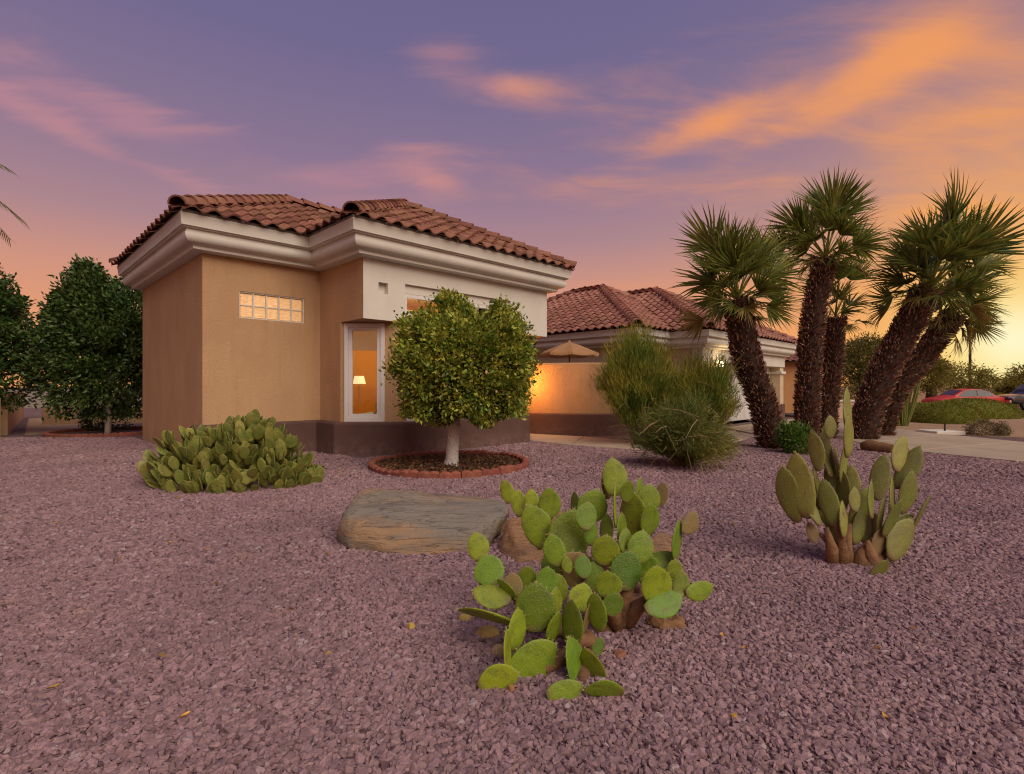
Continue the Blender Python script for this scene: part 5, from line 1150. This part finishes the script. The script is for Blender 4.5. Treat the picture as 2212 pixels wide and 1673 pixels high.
low_wall('dark wall stub beside the pier at the left edge', (-13.6, 12.3), (-12.5, 12.3), .92, .25, plinthm)
low_wall('low tan wall behind the dark tree by the house', (-15.0, 16.9), (-11.2, 17.9), .55, .2, stucco)
low_wall('low tan wall joining the side of the house', (-11.0, 17.4), (-8.4, 15.2), .62, .2, stucco)
low_wall('far grey wall at the end of the side path', (-34, 30), (-14, 32), 1.15, .2, mat('far_grey_wall', (.26, .22, .19), rough=.9))
# a palm outside the frame whose frond tips hang into view
pf = thing('feather_palm', 'palm outside the frame with drooping frond tips at the left edge', 'palm', (-10.38, 8.0, 0))
MB().tube([(0, 0, -.1), (.02, 0, 2), (.05, 0, 4.6)], [.2, .16, .14], 10).build('trunk', trk, pf, True)
def feather(L, drop, seed):
    g = random.Random(seed); V_ = []; mb = MB(); pts_ = [Vector((0, L * t, .35 * L * math.sin(t * 1.3) - drop * t ** 2.2)) for t in np.linspace(0, 1, 14)]
    mb.tube(pts_, [.02 - .017 * i / 13 for i in range(14)], 5, cap=False)
    for i in range(60):
        t = .15 + .84 * i / 59; q_ = t * 13; j = min(int(q_), 12); p_ = pts_[j].lerp(pts_[j + 1], q_ - j); tg = (pts_[j + 1] - pts_[j]).normalized(); ll = .32 * (1 - .55 * abs(t - .4))
        for s in (-1, 1):
            dv = (Vector((s, 0, -.15)) * .8 + tg * .7 + Vector((0, 0, g.gauss(-.15, .1)))).normalized(); n_ = dv.cross(tg).normalized().cross(dv) * .011; b = len(mb.v)
            mb.add([p_ + n_, p_ - n_, p_ + dv * ll * .6 - n_ * .8 + Vector((0, 0, -.01)), p_ + dv * ll * .6 + n_ * .8, p_ + dv * ll - Vector((0, 0, .05))], [(0, 1, 2, 3), (3, 2, 4)])
    return mb.me('frond')
for k in range(14):
    me = feather(2.0, 1.5 + .5 * random.random(), k) if k < 3 else me
    if not me.materials: me.materials.append(palm_g)
    obj('frond', me, None, pf, loc=(.05, 0, 4.6), rot=(R(random.uniform(0, 35)), 0, k * 2 * math.pi / 14 - 1.75 + random.gauss(0, .1)))

# ================================================================== GRAVEL STONES (loose, near the camera)
def gravel_points(y0, y1, pitch, keep=1.):
    pts_ = []
    ny = int((y1 - y0) / pitch)
    for j in range(ny):
        y = y0 + j * pitch; hwid = 1.06 * y + .5; nx_ = int(2 * hwid / pitch)
        x = -hwid + (np.arange(nx_) + rng.uniform(-.45, .45, nx_)) * pitch; yy = y + rng.uniform(-.5, .5, nx_) * pitch; pts_.append(np.column_stack([x, yy]))
    p = np.concatenate(pts_); return p[rng.random(len(p)) < keep]
def excl(p):
    k = ((p[:, 0] + .95) ** 2 + (p[:, 1] - 8.08) ** 2) > 1.2 ** 2
    u = (p[:, 0] + p[:, 1]) * S2; v = (p[:, 1] - p[:, 0]) * S2
    k &= ~((u > 2.5) & (v > 9.6)); k &= ~((u > 4.4) & (v > 8.0) & (u < 9.3)); k &= ~((u + v > (P1[0] + P1[1]) - .1) & (u > 4.3) & (u < 9) & (v < 9.6) & (v > 7.8))
    dn = np.array(DN[::-1]); k &= ~((p[:, 0] > np.interp(p[:, 1], dn[:, 1], dn[:, 0])) & (p[:, 1] < 12.5) & (p[:, 0] > 7))
    wn_ = np.array(WN); k &= ~((p[:, 0] > .2) & (p[:, 1] > np.interp(p[:, 0], wn_[:, 0], wn_[:, 1])) & (p[:, 0] < 6.1))
    return p[k]
def gravel(name, p, smin, smax, m, label, z=.0):
    me = bpy.data.meshes.new(name); p = excl(p); V_ = np.column_stack([p, np.full(len(p), z)]).astype(np.float32); me.vertices.add(len(V_)); me.vertices.foreach_set('co', V_.ravel()); me.update()
    o = tag(obj(name, me), label, 'gravel', kind='stuff'); ng = bpy.data.node_groups.new(name, 'GeometryNodeTree')
    ng.interface.new_socket('Geometry', in_out='INPUT', socket_type='NodeSocketGeometry'); ng.interface.new_socket('Geometry', in_out='OUTPUT', socket_type='NodeSocketGeometry')
    N = ng.nodes; Lk = ng.links; gi = N.new('NodeGroupInput'); go = N.new('NodeGroupOutput'); ip = N.new('GeometryNodeInstanceOnPoints')
    ic = N.new('GeometryNodeMeshIcoSphere'); ic.inputs['Radius'].default_value = 1; ic.inputs['Subdivisions'].default_value = 2
    sp_ = N.new('GeometryNodeSetPosition'); nz_ = N.new('ShaderNodeTexNoise'); nz_.inputs['Scale'].default_value = 1.1; nz_.inputs['Detail'].default_value = 1
    sb = N.new('ShaderNodeVectorMath'); sb.operation = 'SUBTRACT'; sb.inputs[1].default_value = (.5, .5, .5); sc_ = N.new('ShaderNodeVectorMath'); sc_.operation = 'SCALE'; sc_.inputs['Scale'].default_value = 1.5
    Lk.new(nz_.outputs['Color'], sb.inputs[0]); Lk.new(sb.outputs[0], sc_.inputs[0]); Lk.new(sc_.outputs[0], sp_.inputs['Offset']); Lk.new(ic.outputs[0], sp_.inputs[0])
    sm_ = N.new('GeometryNodeSetMaterial'); sm_.inputs['Material'].default_value = m; Lk.new(sp_.outputs[0], sm_.inputs[0])
    rr_ = N.new('FunctionNodeRandomValue'); rr_.data_type = 'FLOAT_VECTOR'; rr_.inputs[0].default_value = (-.5, -.5, 0); rr_.inputs[1].default_value = (.5, .5, 6.28)
    rs = N.new('FunctionNodeRandomValue'); rs.data_type = 'FLOAT_VECTOR'; rs.inputs[0].default_value = (smin, smin, smin * .6); rs.inputs[1].default_value = (smax * 1.1, smax * 1.1, smax * .75); rs.inputs['Seed'].default_value = 3
    Lk.new(gi.outputs[0], ip.inputs['Points']); Lk.new(sm_.outputs[0], ip.inputs['Instance']); Lk.new(rr_.outputs[0], ip.inputs['Rotation']); Lk.new(rs.outputs[0], ip.inputs['Scale']); Lk.new(ip.outputs[0], go.inputs[0])
    md = o.modifiers.new('gravel', 'NODES'); md.node_group = ng; return o
gst = mat('gravel_stone', (.315, .195, .198), (.255, .16, .168), scale=1.2, rough=.92, rand=.27, bump=.3, bscale=3, spec=.15)
t = NT(gst.node_tree); b = [n for n in t.n if n.type == 'BSDF_PRINCIPLED'][0]; cs_ = b.inputs['Base Color'].links[0].from_socket; gp = t.new('ShaderNodeNewGeometry').outputs['Position']
cs_ = t.mix(t.mr(t.noise(gp, .8, 5, .65), .42, .66, 0, .42), cs_, (.165, .105, .11, 1)); cs_ = t.mix(t.mr(t.noise(gp, 2.3, 4, .6, .4), .58, .72, 0, .35), cs_, (.34, .21, .16, 1))
oi = t.new('ShaderNodeObjectInfo').outputs['Random']; cs_ = t.mix(t.mr(oi, .975, .98, 0, .55), cs_, (.40, .33, .32, 1)); cs_ = t.mix(t.mr(oi, .02, .014, 0, .8), cs_, (.10, .055, .06, 1)); t.put(b.inputs['Base Color'], cs_)
gravel('gravel_stones', gravel_points(1.3, 3.6, .0205), .006, .0215, gst, 'loose mauve gravel stones in the foreground')
gravel('gravel_stones', gravel_points(3.6, 7.0, .031), .010, .027, gst, 'loose mauve gravel stones in the middle of the yard')
gravel('gravel_stones', gravel_points(7.0, 12.5, .05), .016, .036, gst, 'loose mauve gravel stones near the house')

ll_ = np.column_stack([rng.normal(0, 2.6, 130), rng.uniform(2.2, 9.5, 130), np.full(130, .028)]); ll_ = np.column_stack([excl(ll_[:, :2]), np.full(len(excl(ll_[:, :2])), .028)])
ld2 = rnd_unit(len(ll_)); ld2[:, 2] *= .2
tag(obj('dry_leaf_litter', leaves('dry_leaf_litter', ll_, ld2, .045, .02), mat('dry_leaf', (.36, .19, .07), (.22, .11, .05), scale=2, island=.5, rough=.9)), 'small dry leaves and bits scattered over the gravel', 'leaves', kind='stuff')
